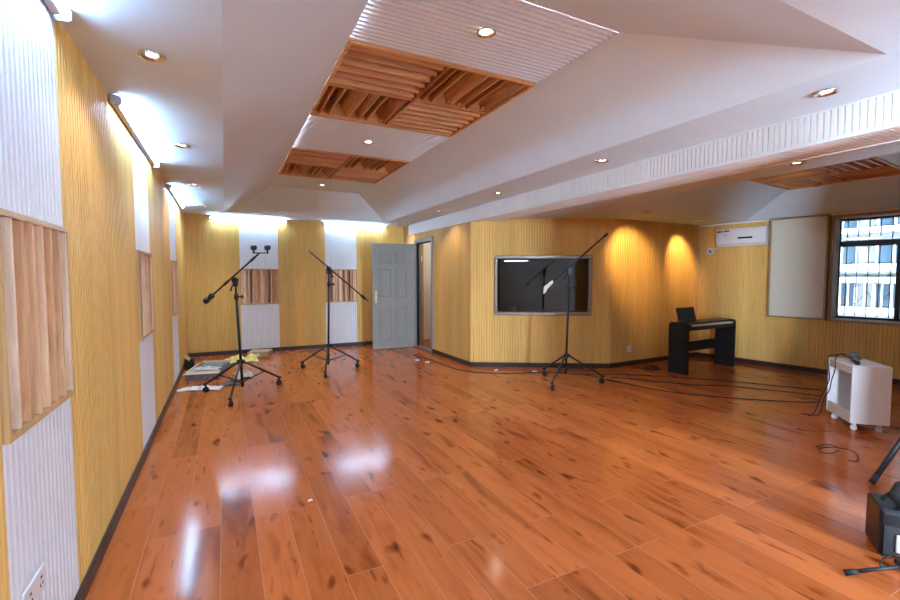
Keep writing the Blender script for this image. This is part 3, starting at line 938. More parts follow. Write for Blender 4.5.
# ------------------------------------------------------------------ microphone stands
RC = V((.8944, -.4472, 0))          # sideways direction used for the booms
def mic_stand(base, feet, zu, zl, lean, ztop, boom, label, extra):
    r = empty('microphone_stand', (base[0], base[1], 0)); tag(r, label, 'microphone stand', 'boom microphone stands on the floor')
    B = V((base[0], base[1], 0)); top = V((lean[0], lean[1], ztop))
    def on(z): return V((lean[0] * z / ztop, lean[1] * z / ztop, z))
    zm = zu + (ztop - zu) * .80
    MB().tube([on(zl - .06), on(zm)], .0155, 12).build('lower_pole', 'black_metal', r)
    MB().tube([on(zm - .02), on(ztop)], .0115, 12).build('upper_pole', 'black_metal', r)
    cl = MB().lathe([(.018, -.035), (.024, -.03), (.024, .03), (.018, .035)], Matrix.Translation(on(zm)), 14)
    cl.tube([on(zm), on(zm) + RC * .07], [.008, .008], 8); cl.cbox(tuple(on(zm) + RC * .07 - V((.015, .015, .018))), tuple(on(zm) + RC * .07 + V((.015, .015, .018))), .005)
    cl.build('clutch', 'black_metal', r)
    MB().lathe([(.02, -.03), (.034, -.022), (.034, .022), (.02, .03)], Matrix.Translation(on(zu)), 16).build('leg_collar', 'black_metal', r)
    MB().lathe([(.019, -.02), (.026, -.015), (.026, .015), (.019, .02)], Matrix.Translation(on(zl)), 16).build('brace_collar', 'black_metal', r)
    for fx, fy in feet:
        ft = V((fx - base[0], fy - base[1], 0)); d = ft.normalized()
        tip = ft + V((0, 0, .10)) + d * .012
        st = on(zu) + d * .03
        lg = MB().tube([st, tip], .0125, 10)
        lg.cbox((-.02, -.012, -.02), (.02, .012, .02), .004, frame_M(st, d))
        lg.cbox((-.02, -.016, -.016), (.018, .016, .014), .004, frame_M(tip, d))
        lg = lg.build('leg', 'black_metal', r)
        ax = V((-d.y, d.x, 0)); w = MB(); O2 = ft
        for s_ in (-1, 1):
            w.lathe([(.030, -.007), (.034, -.004), (.034, .004), (.030, .007)], frame_M(O2 + V((0, 0, .0345)) + ax * s_ * .012, (0, 0, 1), ax), 16)
        w.lathe([(.012, -.02), (.012, .02)], frame_M(O2 + V((0, 0, .0345)), (0, 0, 1), ax), 10)
        w.cbox((-.011, -.010, .045), (.011, .010, .092), .003, frame_M(O2, d))
        w.build('caster', 'black_rubber', lg)
        mid = st.lerp(tip, .58)
        MB().tube([on(zl) + d * .02, mid], .0075, 8).build('brace', 'black_metal', r)
    # clamp at the top
    piv = on(ztop) + V((0, 0, .0))
    c = MB().cbox((-.028, -.022, -.075), (.028, .022, .02), .008, frame_M(piv, RC))
    c.lathe([(.03, -.03), (.034, -.02), (.034, .02), (.03, .03)], frame_M(piv, (0, 0, 1), RC.cross(Z)), 16)
    hk = RC * (.06 if boom[0][2] > boom[1][2] else -.06)
    c.tube([piv + V((0, 0, -.03)), piv + hk * .6 + V((0, 0, -.07)), piv + hk + V((0, 0, -.13))], [.009, .008, .011], 8)
    c.build('boom_clamp', 'black_metal', r)
    p0, p1 = V(boom[0]) - B, V(boom[1]) - B
    MB().tube([p0, p1], .0105, 10).build('boom', 'black_metal', r)
    extra(r, p0, p1, B)
    return r

def weight(r, p, d, n, ln_=.11, rad=.026):
    d = d.normalized()
    m = MB().lathe([(.014, 0), (rad, .012), (rad, ln_ * .42), (.017, ln_ * .47), (.017, ln_ * .53), (rad * .95, ln_ * .58), (rad * .95, ln_ - .012), (.012, ln_)], frame_M(p, d.orthogonal(), d), 16)
    m.build(n, 'black_metal', r)

def ex1(r, p0, p1, B):       # p0 lower left with the counterweight, p1 upper right with the bar
    d = p1 - p0
    weight(r, p0 - d.normalized() * .03, d, 'counterweight', .15, .034)
    t = MB().tube([p0.lerp(p1, .34), p0.lerp(p1, .42)], .0155, 10).tube([p0.lerp(p1, .84), p0.lerp(p1, .93)], .0145, 10)
    t.build('boom_joint', 'black_metal', r)
    bar = MB().cbox((-.075, -.011, -.006), (.115, .011, .006), .003, frame_M(p1 + V((0, 0, .006)), RC))
    bar = bar.build('stereo_bar', 'black_metal', r)
    for s_ in (-.062, .10):
        q = p1 + RC * s_ + V((0, 0, .012))
        m = MB().lathe([(.011, 0), (.011, .03)], Matrix.Translation(q), 10)
        m.cbox((-.030, -.016, .028), (.030, .016, .052), .005, frame_M(q, RC))
        m.lathe([(.019, -.03), (.022, -.01), (.022, .03), (.017, .034)], frame_M(q + V((0, 0, .062)), (0, 0, 1), RC), 12)
        m.build('microphone_clip', 'black_metal', bar)
def ex2(r, p0, p1, B):       # p0 upper left end, p1 lower right end
    d = p1 - p0
    weight(r, p0.lerp(p1, .88), d, 'counterweight', .09, .022)
    MB().tube([p0.lerp(p1, .30), p0.lerp(p1, .36)], .0165, 10).build('boom_joint', 'black_metal', r)
def ex3(r, p0, p1, B):       # p0 lower left end wrapped in white, p1 upper right
    d = (p1 - p0)
    MB().tube([p1 - d.normalized() * .05, p1 + d.normalized() * .01], .016, 10).build('boom_end', 'black_rubber', r)
    MB().tube([p0.lerp(p1, .34), p0.lerp(p1, .39)], .0155, 10).build('boom_joint', 'black_metal', r)
    m = MB(); dn = d.normalized()
    pts = [p0 + dn * .07, p0 + dn * .04, p0, p0 - dn * .03 + V((0, 0, -.004)), p0 - dn * .055 + V((0, 0, -.012)), p0 - dn * .07 + V((0, 0, -.04)), p0 - dn * .08 + V((0, 0, -.065))]
    rs = [.013, .020, .024, .025, .023, .018, .008]
    P2 = []; R2 = []
    for i in range(len(pts) - 1):
        for k in range(5):
            P2.append(pts[i].lerp(pts[i + 1], k / 5)); R2.append(rs[i] + (rs[i + 1] - rs[i]) * k / 5)
    P2.append(pts[-1]); R2.append(rs[-1])
    m.tube(P2, R2, 18)
    m.v = [tuple(V(v) + noise.noise_vector(V(v) * 55) * .012 + noise.noise_vector(V(v) * 21) * .012) for v in m.v]
    m.build('wrapping', 'white_bag', r)

mic_stand((.165, 5.885), [(-.238, 6.184), (.027, 5.371), (.600, 6.188)], .395, .155, (-.055, .028), 1.37,
          ((-.205, 6.065, 1.124), (.369, 5.778, 1.685)), 'tall black microphone stand with two clips on its tilted boom', ex1)
mic_stand((1.35, 6.757), [(1.043, 7.139), (1.217, 6.297), (1.812, 6.839)], .385, .165, (.025, -.012), 1.525,
          ((1.118, 6.872, 1.787), (1.887, 6.487, 1.051)), 'black microphone stand with a bare boom sloping down towards the door', ex2)
mic_stand((4.012, 4.598), [(4.034, 5.063), (3.608, 4.369), (4.427, 4.367)], .37, .195, (.03, -.015), 1.50,
          ((3.803, 4.702, 1.306), (4.473, 4.367, 1.967)), 'black microphone stand before the control window, white wrapping on its boom', ex3)

# ------------------------------------------------------------------ piano
ux = V((1.25, .09, 0)).normalized()
Mp = frame_M((5.885, 4.182, 0), ux)
pi_ = empty('digital_piano', M=Mp); tag(pi_, 'black digital piano on panel legs in the far right corner', 'piano')
PWd, PD, PH = 1.26, .30, .745
for x in (0, PWd - .03):
    pr = [(x, 0, 0), (x, 0, PH - .03), (x, .02, PH - .005), (x, .05, PH), (x, PD - .03, PH), (x, PD, PH - .03), (x, PD, 0)]
    MB().prism(pr, (.03, 0, 0)).build('side_panel', 'black_wood', pi_)
kb = MB().cbox((.031, .012, PH - .115), (PWd - .031, PD - .01, PH - .055), .006).cbox((.031, .056, PH - .055), (PWd - .031, PD - .01, PH - .004), .008)
body = kb.build('body', 'black_wood', pi_)
wk = MB()
n = 52; kw = (PWd - .18) / n
for i in range(n):
    a = .09 + i * kw
    wk.box((a + .0008, .002, PH - .056), (a + kw - .0008, .052, PH - .030))
wk.build('white_keys', 'white_key', pi_)
MB().box((.031, .004, PH - .0545), (.088, .055, PH - .03)).box((PWd - .088, .004, PH - .0545), (PWd - .031, .055, PH - .03)).build('key_block', 'black_wood', pi_)
MB().lathe([(.010, 0), (.012, .004), (.010, .012)], Matrix.Translation((.14, .19, PH - .004)), 14).build('volume_knob', 'chrome', pi_)
MB().cbox((.031, PD - .05, .27), (PWd - .031, PD - .03, .42), .003).build('stretcher', 'black_wood', pi_)
mr = MB().cbox((.13, 0, 0), (.58, .010, .21), .004, Matrix.Translation((0, PD - .07, PH - .003)) @ Matrix.Rotation(math.radians(-14), 4, 'X'))
mr.cbox((.08, -.03, 0), (.58, .0, .012), .003, Matrix.Translation((0, PD - .07, PH - .003)))
mr.build('music_rest', 'black_wood', pi_)

# ------------------------------------------------------------------ air conditioner, absorber panel
def onDpt(y, z, off):               # point on the right wall, off metres into the room
    return PC + DD * onD(y) + ND * off + Z * z
a0, a1 = onD(4.80), onD(4.075)
ac = empty('air_conditioner', M=frame_M(PC + DD * a0 + ND * .004 + Z * 1.905, DD)); tag(ac, 'white wall air conditioner with a dark display left of the cream panel', 'air conditioner')
aw, ah, ad = a1 - a0, .285, .17
R_ = -1 * ysg                       # local y towards the room
def yb(y0, y1): return sorted((y0 * R_, y1 * R_))
prof = [(0, 0), (.10, 0), (.155, .05), (ad, .10), (ad, ah - .03), (ad - .02, ah), (0, ah)]
MB().prism([(0, y * R_, z) for y, z in prof], (aw, 0, 0)).build('casing', 'ac_plastic', ac)
lo, hi = yb(ad + .0005, ad + .004)
MB().cbox((.335, lo, .112), (.545, hi, .140), .001).build('display', 'dark_slot', ac)
tx = MB()
for i, (u, w_, hh, dz) in enumerate(((.014, .024, .034, .0), (.040, .018, .046, .004), (.060, .026, .036, .006), (.088, .024, .034, .008), (.130, .028, .038, .008), (.160, .024, .036, .012), (.186, .020, .036, .014))):
    tx.box((u, lo, .225 + dz), (u + w_, lo + abs(hi - lo) * .3, .225 + dz + hh * .6)); tx.box((u + w_ * .4, lo, .225 + dz), (u + w_ * .55, lo + abs(hi - lo) * .3, .225 + dz + hh))
tx.build('brand_mark', 'ink', ac)
st = MB()
for (a, b_, c, d) in ((.122, .176, .168, .174), (.122, .126, .174, .205), (.172, .176, .174, .205)):
    st.box((a, lo, c), (b_, lo + abs(hi - lo) * .3, d))
st.build('sticker', 'violet_ink', ac)
lo, hi = yb(.03, .13)
fv = MB()
lo2, hi2 = yb(.105, .158)
fv.prism([(.03, .102 * R_, -.001), (.03, .156 * R_, .048), (.03, .160 * R_, .046), (.03, .106 * R_, -.004)], (aw - .06, 0, 0))
fv.build('vent_flap', 'white_plastic', ac)
hp = onDpt(4.955, 1.845, .004)
pp = empty('pipe_cover', M=frame_M(hp, DD)); tag(pp, 'white pipe and round wall collar below the air conditioner', 'pipe')
MB().lathe([(.030, 0), (.060, 0), (.060, .008), (.052, .016), (.030, .018)], frame_M((0, .0 * R_, 0), (1, 0, 0), (0, R_, 0)), 24, cap=False).build('wall_rail_collar', 'white_plastic', pp)
MB().lathe([(.0005, 0), (.031, 0)], frame_M((0, .004 * R_, 0), (1, 0, 0), (0, R_, 0)), 20, cap=False).build('hole', 'dark_slot', pp)
MB().tube([(.0, .006 * R_, 0), (.02, .035 * R_, .008), (.08, .045 * R_, .03), (.150, .05 * R_, .052)], .013, 10).build('pipe', 'white_plastic', pp)

p0_, p1_ = onD(4.055), onD(3.345)
pa = empty('absorber_panel', M=frame_M(PC + DD * p0_ + ND * .004 + Z * .79, DD)); tag(pa, 'large cream fabric panel in a thin wood frame beside the window', 'acoustic panel')
pw, ph, pd = p1_ - p0_, 1.50, .095
fr = MB(); bb = .022
for (a, b_, c, d) in ((0, pw, 0, bb), (0, pw, ph - bb, ph), (0, bb, bb, ph - bb), (pw - bb, pw, bb, ph - bb)):
    lo, hi = yb(0, pd); fr.cbox((a, lo, c), (b_, hi, d), .003)
fr.build('frame', 'brown_trim', pa)
lo, hi = yb(0.002, pd - .004)
MB().cbox((bb + .001, lo, bb + .001), (pw - bb - .001, hi, ph - bb - .001), .006).build('fabric', 'fabric', pa)

# ------------------------------------------------------------------ sockets
def socket(M, w, h, label, n=1, group='power sockets'):
    r = empty('power_socket', M=M); tag(r, label, 'socket', group)
    MB().cbox((0, -.010, 0), (w, -.0005, h), .003).build('plate', 'white_plastic', r)
    s_ = MB()
    for k in range(n):
        c = w / n * (k + .5)
        s_.box((c - .012, -.0115, h * .32), (c - .008, -.0101, h * .45)).box((c + .008, -.0115, h * .32), (c + .012, -.0101, h * .45))
        s_.box((c - .006, -.0115, h * .62), (c - .003, -.0101, h * .72)).box((c + .003, -.0115, h * .62), (c + .006, -.0101, h * .72))
    s_.build('pin_holes', 'dark_slot', r)
socket(frame_M((XL, 1.81, .335), (0, 1, 0)), .19, .088, 'white double socket low on the left wall at lower left', 2)
socket(frame_M((XL, 6.93, .33), (0, 1, 0)), .09, .10, 'white socket low on the last white strip of the left wall')
socket(frame_M(PB + UC * .39 + Z * .215, UC), .09, .10, 'white socket on the yellow wall left of the piano')
# (local y of these frames points into the wall)

# ------------------------------------------------------------------ trolley
TA = V((5.085, 1.985, 0)); tu = V((.313, .321, 0)).normalized(); tv = V((tu.y, -tu.x, 0))
tl, tw, tz0, tz1 = .45, .29, .075, .608
Mt = frame_M(TA, tu)                # local x along the open side, local y to the left of it
tr = empty('trolley', M=Mt); tag(tr, 'white open fronted trolley box on small casters at right', 'trolley')
sy = 1 if (Mt.to_3x3() @ V((0, 1, 0))).dot(tv) > 0 else -1
def tb_(mb, x0, x1, y0, y1, z0, z1, c=.002):
    lo, hi = sorted((y0 * sy, y1 * sy)); mb.cbox((x0, lo, z0), (x1, hi, z1), c); return mb
tb_(MB(), 0, tl, 0, tw, tz1 - .018, tz1).build('top', 'laminate', tr)
tb_(MB(), 0, .018, 0, tw, tz0, tz1 - .0185).build('side_panel', 'laminate', tr)
tb_(MB(), tl - .018, tl, 0, tw, tz0, tz1 - .0185).build('side_panel', 'laminate', tr)
tb_(MB(), .0185, tl - .0185, tw - .018, tw, tz0 + .018, tz1 - .0185).build('back_panel', 'laminate_in', tr)
tb_(MB(), .0185, tl - .0185, 0, tw, tz0, tz0 + .0175).build('bottom', 'chipboard', tr)
tb_(MB(), .0185, tl - .0185, .002, .02, tz0 + .018, tz0 + .10).build('lower_rail', 'chipboard', tr)
tb_(MB(), .0185, tl - .0185, .002, .02, tz1 - .085, tz1 - .0185).build('upper_rail', 'chipboard', tr)
for x in (.05, tl - .05):
    for y in (.05, tw - .05):
        w = MB().lathe([(.020, -.009), (.026, -.007), (.026, .007), (.020, .009)], frame_M((x, y * sy, .0265), (0, 0, 1), (1, 0, 0)), 16)
        w.cbox((x - .014, y * sy - .012, .03), (x + .014, y * sy + .012, tz0 - .001), .004)
        w.build('caster', 'white_plastic', tr)
def tw_(x, y, z): return Mt @ V((x, y * sy, z))
# microphone lying on it
md = (tw_(.02, .03, 0) - tw_(.20, .06, 0)).normalized()
mo_ = tw_(.19, .075, tz1 + .0205)
mc = empty('microphone', M=frame_M(mo_, md)); tag(mc, 'black handheld microphone lying on the white trolley', 'microphone')
MB().tube([(0, 0, 0), (.13, 0, 0)], [.010, .0145], 14).build('handle', 'black_metal', mc)
MB().lathe([(.0145, 0), (.019, .012), (.020, .03), (.016, .046), (.006, .053)], frame_M((.1305, 0, 0), (0, 0, 1), (1, 0, 0)), 16).build('grille', 'grille', mc)

def cable(pts, label, r=.0055, m='cable', cat='cable', group=None, name='cable', sub=6):
    """smooth tube through points"""
    pts = [V(p) for p in pts]
    out = []
    for i in range(len(pts) - 1):
        p0, p1, p2, p3_ = pts[max(i - 1, 0)], pts[i], pts[i + 1], pts[min(i + 2, len(pts) - 1)]
        for k in range(sub):
            t = k / sub
            out.append(.5 * ((2 * p1) + (p2 - p0) * t + (2 * p0 - 5 * p1 + 4 * p2 - p3_) * t * t + (3 * p1 - p0 - 3 * p2 + p3_) * t ** 3))
    out.append(pts[-1])
    o = MB().tube(out, r, 7).build(name, m)
    tag(o, label, cat, group)
    return o

# camera model used only to lay floor things where the photograph has them
yawc, pit, F_, H_ = math.atan(225 / 450), math.atan(24 / 450), 450., 1.42
fw = V((math.sin(yawc) * math.cos(pit), math.cos(yawc) * math.cos(pit), -math.sin(pit)))
rt = V((math.cos(yawc), -math.sin(yawc), 0)); up_ = rt.cross(fw)
def G(x, y, z=0.):
    d = fw + rt * ((x - 450) / F_) + up_ * ((300 - y) / F_)
    t = (z - H_) / d.z
    return V((0, 0, H_)) + d * t
CG = 'black cables along the floor'
cz = .006
c1 = [(413, 354.5), (420, 357), (432, 360), (447, 366), (463, 370.5), (490, 373), (520, 373), (545, 372.2), (560, 372.8), (580, 374.5), (617, 374), (660, 376.3), (710, 379.5), (740, 382), (790, 387), (822, 390)]
cable([G(x, y, cz) for x, y in c1], 'long black cable from the doorway along the control window wall', group=CG)
cable([G(x, y, cz) for x, y in ((612, 377.5), (640, 379.4), (665, 382.2), (700, 385), (728, 386), (780, 391), (821, 396))], 'black cable crossing the floor before the piano, middle one of three', group=CG)
cable([G(x, y, cz) for x, y in ((606, 379.5), (625, 383), (650, 388.5), (680, 393), (710, 396), (746, 399), (790, 401.5), (818, 402.5))], 'black cable before the piano, nearest one of three', group=CG)
def plug(x, y, label, ang=0.):
    p = G(x, y, .012)
    r = empty('cable_plug', M=frame_M(p, (math.cos(ang), math.sin(ang), 0))); tag(r, label, 'plug', 'white plugs along the cables')
    MB().lathe([(.006, -.032), (.009, -.028), (.009, .02), (.006, .0495)], frame_M((0, 0, 0), (0, 0, 1), (1, 0, 0)), 12).build('sleeve', 'white_plastic', r)
    MB().lathe([(.0075, .0501), (.0075, .075)], frame_M((0, 0, 0), (0, 0, 1), (1, 0, 0)), 12).build('tip', 'black_metal', r)
plug(417, 360, 'white plug on the floor by the doorway, left one', -.4)
plug(427, 362, 'white plug on the floor by the doorway, right one', -.6)
plug(496, 370, 'white plug on the floor below the left of the control window', .3)
plug(535, 371.5, 'white plug on the floor left of the wrapped boom stand', 2.4)
# loops and loose ends
def loops(cx_, cy_, rx, ry, n, z0, seed):
    random.seed(seed); out = []
    for i in range(n * 10):
        t = 2 * PI * i / 10
        q = 1 + .22 * math.sin(1.7 * t + seed)
        out.append(V((cx_ + rx * q * math.cos(t) + .02 * math.sin(.37 * t), cy_ + ry * q * math.sin(t), z0 + .004 * (i / 10))))
    return out
cable(loops(5.83, 4.72, .10, .10, 4, .007, 1), 'small tangle of black cable against the skirting left of the piano', .006, group='cable tangles')
cable([V((7.0, 4.83, .007)), V((7.08, 4.86, .007)), V((7.16, 4.82, .007)), V((7.24, 4.80, .007)), V((7.30, 4.70, .007)), V((7.32, 4.58, .007))], 'black cable end on the floor behind the piano legs', .007, group='cable tangles')
cable([G(x, y, .004) for x, y in ((816, 447), (826, 444), (838, 447), (836, 452), (824, 453), (818, 449), (830, 447), (846, 449), (856, 453), (858, 461), (848, 460))], 'thin dark wire curled on the floor before the trolley', .003, group='cable tangles')
# cables over the trolley
tp = tz1 + .007
cable([tw_(.20, .085, tz1 + .02), tw_(.27, .10, tp + .03), tw_(.33, .05, tp + .05), tw_(.30, -.005, tp + .005), tw_(.27, -.018, .52), tw_(.30, -.03, .40), tw_(.33, -.03, .30), tw_(.40, -.04, .20), tw_(.44, -.05, .05), tw_(.46, -.07, .007), tw_(.42, -.16, .007)], 'black microphone cable hanging over the open side of the trolley', .0045, group='cables on the trolley')
cable([tw_(.36, .13, tp), tw_(.42, .10, tp + .03), tw_(.44, .05, tp + .02), tw_(.425, -.012, tp), tw_(.38, -.022, .50), tw_(.33, -.035, .41), tw_(.36, -.055, .30), tw_(.42, -.065, .19), tw_(.465, -.08, .06), tw_(.49, -.10, .007), tw_(.47, -.20, .007)], 'second black cable hanging down the far corner of the trolley', .0045, group='cables on the trolley')
nest = []
random.seed(9)
for i in range(34):
    t = i * 1.15
    nest.append(tw_(.35 + .075 * math.cos(t) * (1 + .2 * math.sin(2.3 * i)), .165 + .055 * math.sin(t * 1.07), tp + .002 + .0018 * i))
cable(nest, 'dark tangle of thin cable heaped on the back of the trolley', .0045, 'foam', group='cables on the trolley')

# ------------------------------------------------------------------ equipment at lower right
bl = V((2.925, 1.003, 0)); bu = V((.566, -.824, 0)); Mb = frame_M(bl, bu)
am = empty('amplifier', M=Mb); tag(am, 'black amplifier box cut off by the right edge of the picture', 'amplifier')
sb = 1 if (Mb.to_3x3() @ V((0, 1, 0))).x > 0 else -1
def ab(mb, x0, x1, y0, y1, z0, z1, c=.006):
    lo, hi = sorted((y0 * sb, y1 * sb)); mb.cbox((x0, lo, z0), (x1, hi, z1), c); return mb
ab(MB(), 0, .34, .004, .22, .008, .25, .012).build('case', 'black_wood', am)
ab(MB(), .015, .325, -.002, .0035, .022, .17, .002).build('grille', 'grille', am)
ab(MB(), .012, .328, -.004, .0035, .225, .243, .002).build('top_trim', 'grille', am)
ab(MB(), .060, .12, -.010, -.0025, .045, .135, .003).build('badge', 'silver', am)
for x in (.03, .30):
    for y in (.03, .19):
        MB().lathe([(.014, 0), (.012, .0078)], Matrix.Translation((x, y * sb, 0)), 12).build('foot', 'black_rubber', am)
# soft pouch on top
po = MB()
n, m_ = 18, 12
vs = []
for j in range(m_ + 1):
    ph_ = PI * j / m_
    for i in range(n):
        t = 2 * PI * i / n
        p = V((.13 * math.sin(ph_) * math.cos(t), .085 * math.sin(ph_) * math.sin(t), .062 * -math.cos(ph_)))
        p += noise.noise_vector(p * 14) * .022
        p.z = max(p.z, -.055)
        vs.append(Mb @ V((.155, .11 * sb, .25 + .0565)) + p)
fs = [(j * n + i, j * n + (i + 1) % n, (j + 1) * n + (i + 1) % n, (j + 1) * n + i) for j in range(m_) for i in range(n)]
po.add(vs, fs, True)
pch = po.build('pouch', 'black_rubber'); tag(pch, 'soft black pouch lying on top of the black amplifier', 'pouch')
q = Mb @ V((.03, .10 * sb, .262))
MB().tube([q, q + V((.005, -.01, .02)), q + V((.03, -.03, .045)), q + V((.07, -.06, .05))], .010, 8).build('strap', 'black_rubber', pch)
# low stand with one leg in view
hub = G(906, 566, .085); foot = V((2.600, 1.008, .016))
ls = empty('low_stand', (hub.x, hub.y, 0)); tag(ls, 'low black stand with a rubber footed leg at the lower right corner', 'microphone stand')
Hh = V((0, 0, .085)); d0_ = (foot - hub); d0_.z = 0
for ang in (0, 125, -112):
    d = Matrix.Rotation(math.radians(ang), 3, 'Z') @ d0_
    if ang: d = d * .75
    tip = V((d.x, d.y, .014))
    lg = MB().tube([Hh, tip], .0095, 10).build('leg', 'black_metal', ls)
    dn = (tip - Hh).normalized()
    MB().tube([tip - dn * .05, tip], [.012, .0135], 12).build('rubber_foot', 'black_rubber', lg)
MB().lathe([(.016, -.03), (.022, -.02), (.022, .03), (.014, .04)], Matrix.Translation(Hh), 14).build('hub', 'black_metal', ls)
MB().tube([Hh, (0, 0, .30)], .009, 10).build('pole', 'black_metal', ls)
# tripod whose foot shows above it
fo = V((3.90, 1.392, 0)); hb = fo + RC * .45
ts = empty('tripod_stand', (hb.x, hb.y, 0)); tag(ts, 'black tripod whose slanting leg enters from the right edge', 'tripod')
d0_ = fo - hb
for ang in (0, 120, -120):
    d = Matrix.Rotation(math.radians(ang), 3, 'Z') @ d0_
    if ang: d = d * .75
    tip = V((d.x, d.y, .013)); st = V((d.x * .06, d.y * .06, .68))
    lg = MB().tube([st, tip], .0165, 10).build('leg', 'black_metal', ts)
    dn = (tip - st).normalized()
    MB().tube([tip - dn * .07, tip], [.019, .0185], 12).build('rubber_foot', 'black_rubber', lg)
    MB().tube([(0, 0, .36), st.lerp(tip, .45)], .007, 8).build('brace', 'black_metal', ts)
MB().lathe([(.03, .64), (.045, .66), (.045, .72), (.03, .74)], None, 16).build('hub', 'black_metal', ts)
MB().tube([(0, 0, .32), (0, 0, 1.25)], .016, 12).build('pole', 'black_metal', ts)
cable([G(882, 569, .02), G(880, 564, .025), G(882, 557, .02) - V((.01, .01, 0)), G(888, 552, .03) - V((.03, .02, 0))], 'short black wire between the low stand and the amplifier', .004, group='cables at lower right')

# ------------------------------------------------------------------ things on the floor by the far left corner
def crumple(name, cx_, cy_, sx, sy_, hgt, m, label, cat, seed, rot=0., n=26, z0=.004, freq=6., group=None, thick=.004):
    random.seed(seed)
    off = V((seed * 3.1, seed * 1.7, 0))
    top, bot = [], []
    for j in range(n):
        for i in range(n):
            u, v = i / (n - 1) * 2 - 1, j / (n - 1) * 2 - 1
            rr = math.hypot(u, v)
            ed = 1 + .22 * noise.noise(V((math.atan2(v, u) * 1.3, seed, 0)))
            x, y = u * sx * ed, v * sy_ * ed
            a = abs(noise.noise(V((x, y, 0)) * freq + off)) + .5 * abs(noise.noise(V((x, y, .5)) * freq * 2.3 + off))
            fall = max(0., 1 - rr ** 2 * .55)
            zc = z0 + hgt * (a * 1.1 + .12) * fall
            c, s_ = math.cos(rot), math.sin(rot)
            top.append(V((x * c - y * s_, x * s_ + y * c, zc + thick))); bot.append(V((x * c - y * s_, x * s_ + y * c, max(.001, zc))))
    N = n * n
    fs = []
    for j in range(n - 1):
        for i in range(n - 1):
            a = j * n + i
            fs += [(a, a + 1, a + n + 1, a + n), (N + a, N + a + n, N + a + n + 1, N + a + 1)]
    rim = [i for i in range(n)] + [j * n + n - 1 for j in range(1, n)] + [(n - 1) * n + i for i in range(n - 2, -1, -1)] + [j * n for j in range(n - 2, 0, -1)]
    for k in range(len(rim)):
        a, b_ = rim[k], rim[(k + 1) % len(rim)]
        fs.append((a, N + a, N + b_, b_))
    o = MB().add(top + bot, fs, False).build(name, m, None, (cx_, cy_, 0))
    tag(o, label, cat, group)
    return o
# equipment carton with foam and film on it
Mg = frame_M((-.505, 6.97, 0), V((.40, -.075, 0)))
gb = empty('equipment_carton', M=Mg); tag(gb, 'open equipment carton with grey packing on top near the left corner', 'carton')
cs = MB()
cs.cbox((0, 0, .002), (.40, .86, .012), .002)
for (a, b_, c, d) in ((0, .40, 0, .012), (0, .40, .848, .86), (0, .012, .012, .848), (.388, .40, .012, .848)):
    cs.cbox((a, c, .012), (b_, d, .088), .002)
cs.build('carton_body', 'gear', gb)
MB().prism([(-.03, -.03, .089), (.41, -.03, .089), (.40, .16, .100), (-.01, .16, .100)], (0, 0, .005)).build('flap', 'carton_in', gb)
MB().prism([(-.04, .17, .089), (-.002, .17, .094), (-.002, .86, .094), (-.04, .86, .089)], (0, 0, .004)).build('flap', 'carton_in', gb)
MB().prism([(.0, .861, .089), (.40, .861, .089), (.40, .93, .105), (.0, .93, .105)], (0, 0, .004)).build('flap', 'carton', gb)
MB().cbox((.04, .25, .03), (.36, .82, .104), .02).build('foam_insert', 'foam', gb)
fm = crumple('packing_film', 0, 0, .17, .12, .035, 'film', None, None, 5, 0, 20, .0, 9., None, .002)
fm.parent = gb; fm.location = (.20, .24, .108)
# dark case leaning in the corner
kc = empty('dark_case', M=Matrix.Translation((-.535, 7.93, 0)) @ Matrix.Rotation(math.radians(0), 4, 'Y'))
tag(kc, 'small dark open case standing against the left wall behind the carton', 'case')
c = MB().cbox((-.04, -.14, 0), (.09, .14, .012), .002).cbox((-.04, -.14, .012), (-.028, .14, .15), .002).cbox((.078, -.14, .012), (.09, .14, .13), .002).cbox((-.028, -.14, .012), (.078, -.128, .12), .002).cbox((-.028, .128, .012), (.078, .14, .13), .002)
c.build('case_body', 'black_wood', kc)
MB().prism([(.02, -.14, .135), (-.04, -.14, .19), (-.036, -.14, .195), (.026, -.14, .14)], (0, .28, 0)).build('lid', 'brown_trim', kc)
crumple('plastic_sheet', -.29, 6.40, .24, .10, .055, 'white_film', 'crumpled clear white plastic sheet on the floor before the carton', 'plastic sheet', 3, -.25, 28, .001, 7.)
crumple('yellow_cloth', .20, 8.22, .26, .19, .15, 'yellow_cloth', 'crumpled yellow cloth on the floor behind the clip stand', 'cloth', 7, .05, 32, .001, 4.5)
crumple('paper_bag', .21, 7.0, .11, .25, .11, 'beige_bag', 'crumpled beige bag between the carton and the yellow cloth', 'bag', 11, .1, 24, .001, 5.)
crumple('green_bag', .07, 6.53, .11, .12, .07, 'green_bag', 'crumpled dark bag at the front right of the carton', 'bag', 13, -.3, 22, .001, 6.)
# small carton
u = V((.33, -.10, 0)).normalized()
sc_ = empty('small_carton', M=frame_M((.315, 8.50, 0), u)); tag(sc_, 'small closed brown carton with a white label against the far wall', 'carton')
MB().cbox((0, 0, .001), (.345, .36, .095), .004).build('carton_body', 'carton', sc_)
MB().box((.0, .17, .0951), (.345, .205, .0958)).build('tape', 'carton_in', sc_)
MB().box((.10, -.0012, .022), (.21, -.0002, .070)).build('paper_label', 'white_plastic', sc_)
o = MB().prism([(0, 0, 0), (.03, .006, 0), (.026, .022, 0), (.004, .018, 0)], (0, 0, .004)).build('paper_scrap', 'white_plastic', None, (.435, 2.87, .0005)); tag(o, 'tiny white paper scrap on the middle of the floor', 'scrap')

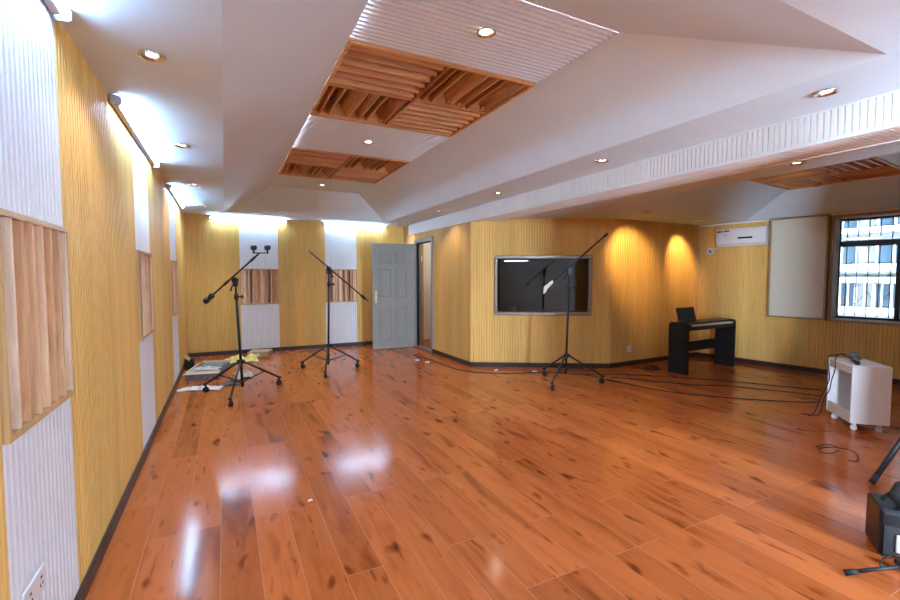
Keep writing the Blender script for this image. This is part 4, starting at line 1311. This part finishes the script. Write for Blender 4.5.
# ------------------------------------------------------------------ light from outside
w = bpy.data.worlds.new('sky'); S.world = w; w.use_nodes = True
nt = w.node_tree
bg = nt.nodes['Background']
sky = nt.nodes.new('ShaderNodeTexSky'); sky.sky_type = 'HOSEK_WILKIE'
sky.sun_direction = (-.45, .2, .87); sky.turbidity = 7.; sky.ground_albedo = .4
mx = nt.nodes.new('ShaderNodeMix'); mx.data_type = 'RGBA'; mx.inputs[0].default_value = .8
nt.links.new(sky.outputs[0], mx.inputs[6]); mx.inputs[7].default_value = (.72, .92, 1.18, 1)
nt.links.new(mx.outputs[2], bg.inputs[0])
# a brighter patch of sky is added behind the photographer to fill the room
tcw = nt.nodes.new('ShaderNodeTexCoord'); dot = nt.nodes.new('ShaderNodeVectorMath'); dot.operation = 'DOT_PRODUCT'
nt.links.new(tcw.outputs['Generated'], dot.inputs[0]); dot.inputs[1].default_value = (-.63, -.74, .22)
mr_ = nt.nodes.new('ShaderNodeMapRange'); mr_.inputs['From Min'].default_value = .4; mr_.inputs['From Max'].default_value = .9
mr_.inputs['To Min'].default_value = .7; mr_.inputs['To Max'].default_value = 58.
nt.links.new(dot.outputs['Value'], mr_.inputs['Value']); nt.links.new(mr_.outputs[0], bg.inputs[1])

# sampling portals in the window openings (they add no light of their own)
def portal(c, size_x, size_y, direction):
    ld = bpy.data.lights.new('window_portal', 'AREA'); ld.shape = 'RECTANGLE'; ld.size = size_x; ld.size_y = size_y
    ld.cycles.is_portal = True
    o = bpy.data.objects.new('window_portal', ld); COL.objects.link(o)
    o.location = c; o.rotation_euler = V(direction).to_track_quat('-Z', 'Y').to_euler()
portal(((nx0 + nx1) / 2, YN - .16, (nz0 + nz1) / 2), nx1 - nx0, nz1 - nz0, (0, 1, 0))
portal((XL - .23, (LW0 + LW1) / 2, (LZ0 + LZ1) / 2), LW1 - LW0, LZ1 - LZ0, (1, 0, 0))
portal(PC + DD * (d0 + d1) / 2 - ND * .30 + Z * (dz0 + dz1) / 2, d1 - d0, dz1 - dz0, ND)

# ------------------------------------------------------------------ camera
cd = bpy.data.cameras.new('camera'); cam = bpy.data.objects.new('camera', cd); COL.objects.link(cam)
cd.sensor_width = 36; cd.lens = 18.; cd.clip_start = .03; cd.clip_end = 200
M3 = Matrix((rt, up_, -fw)).transposed()
cam.matrix_world = Matrix.Translation((0, 0, H_)) @ M3.to_4x4()
S.camera = cam

S.view_settings.view_transform = 'Standard'
S.view_settings.look = 'None'
S.view_settings.gamma = 1.
S.view_settings.exposure = 2.3
S.view_settings.use_curve_mapping = False
S.cycles.use_denoising = True
S.cycles.max_bounces = 10
S.cycles.diffuse_bounces = 6
S.cycles.sample_clamp_indirect = .6
S.cycles.use_guiding = True
S.cycles.use_surface_guiding = True
S.cycles.guiding_training_samples = 64
S.cycles.use_adaptive_sampling = False
S.cycles.caustics_reflective = False
S.cycles.caustics_refractive = False
S.cycles.blur_glossy = .3
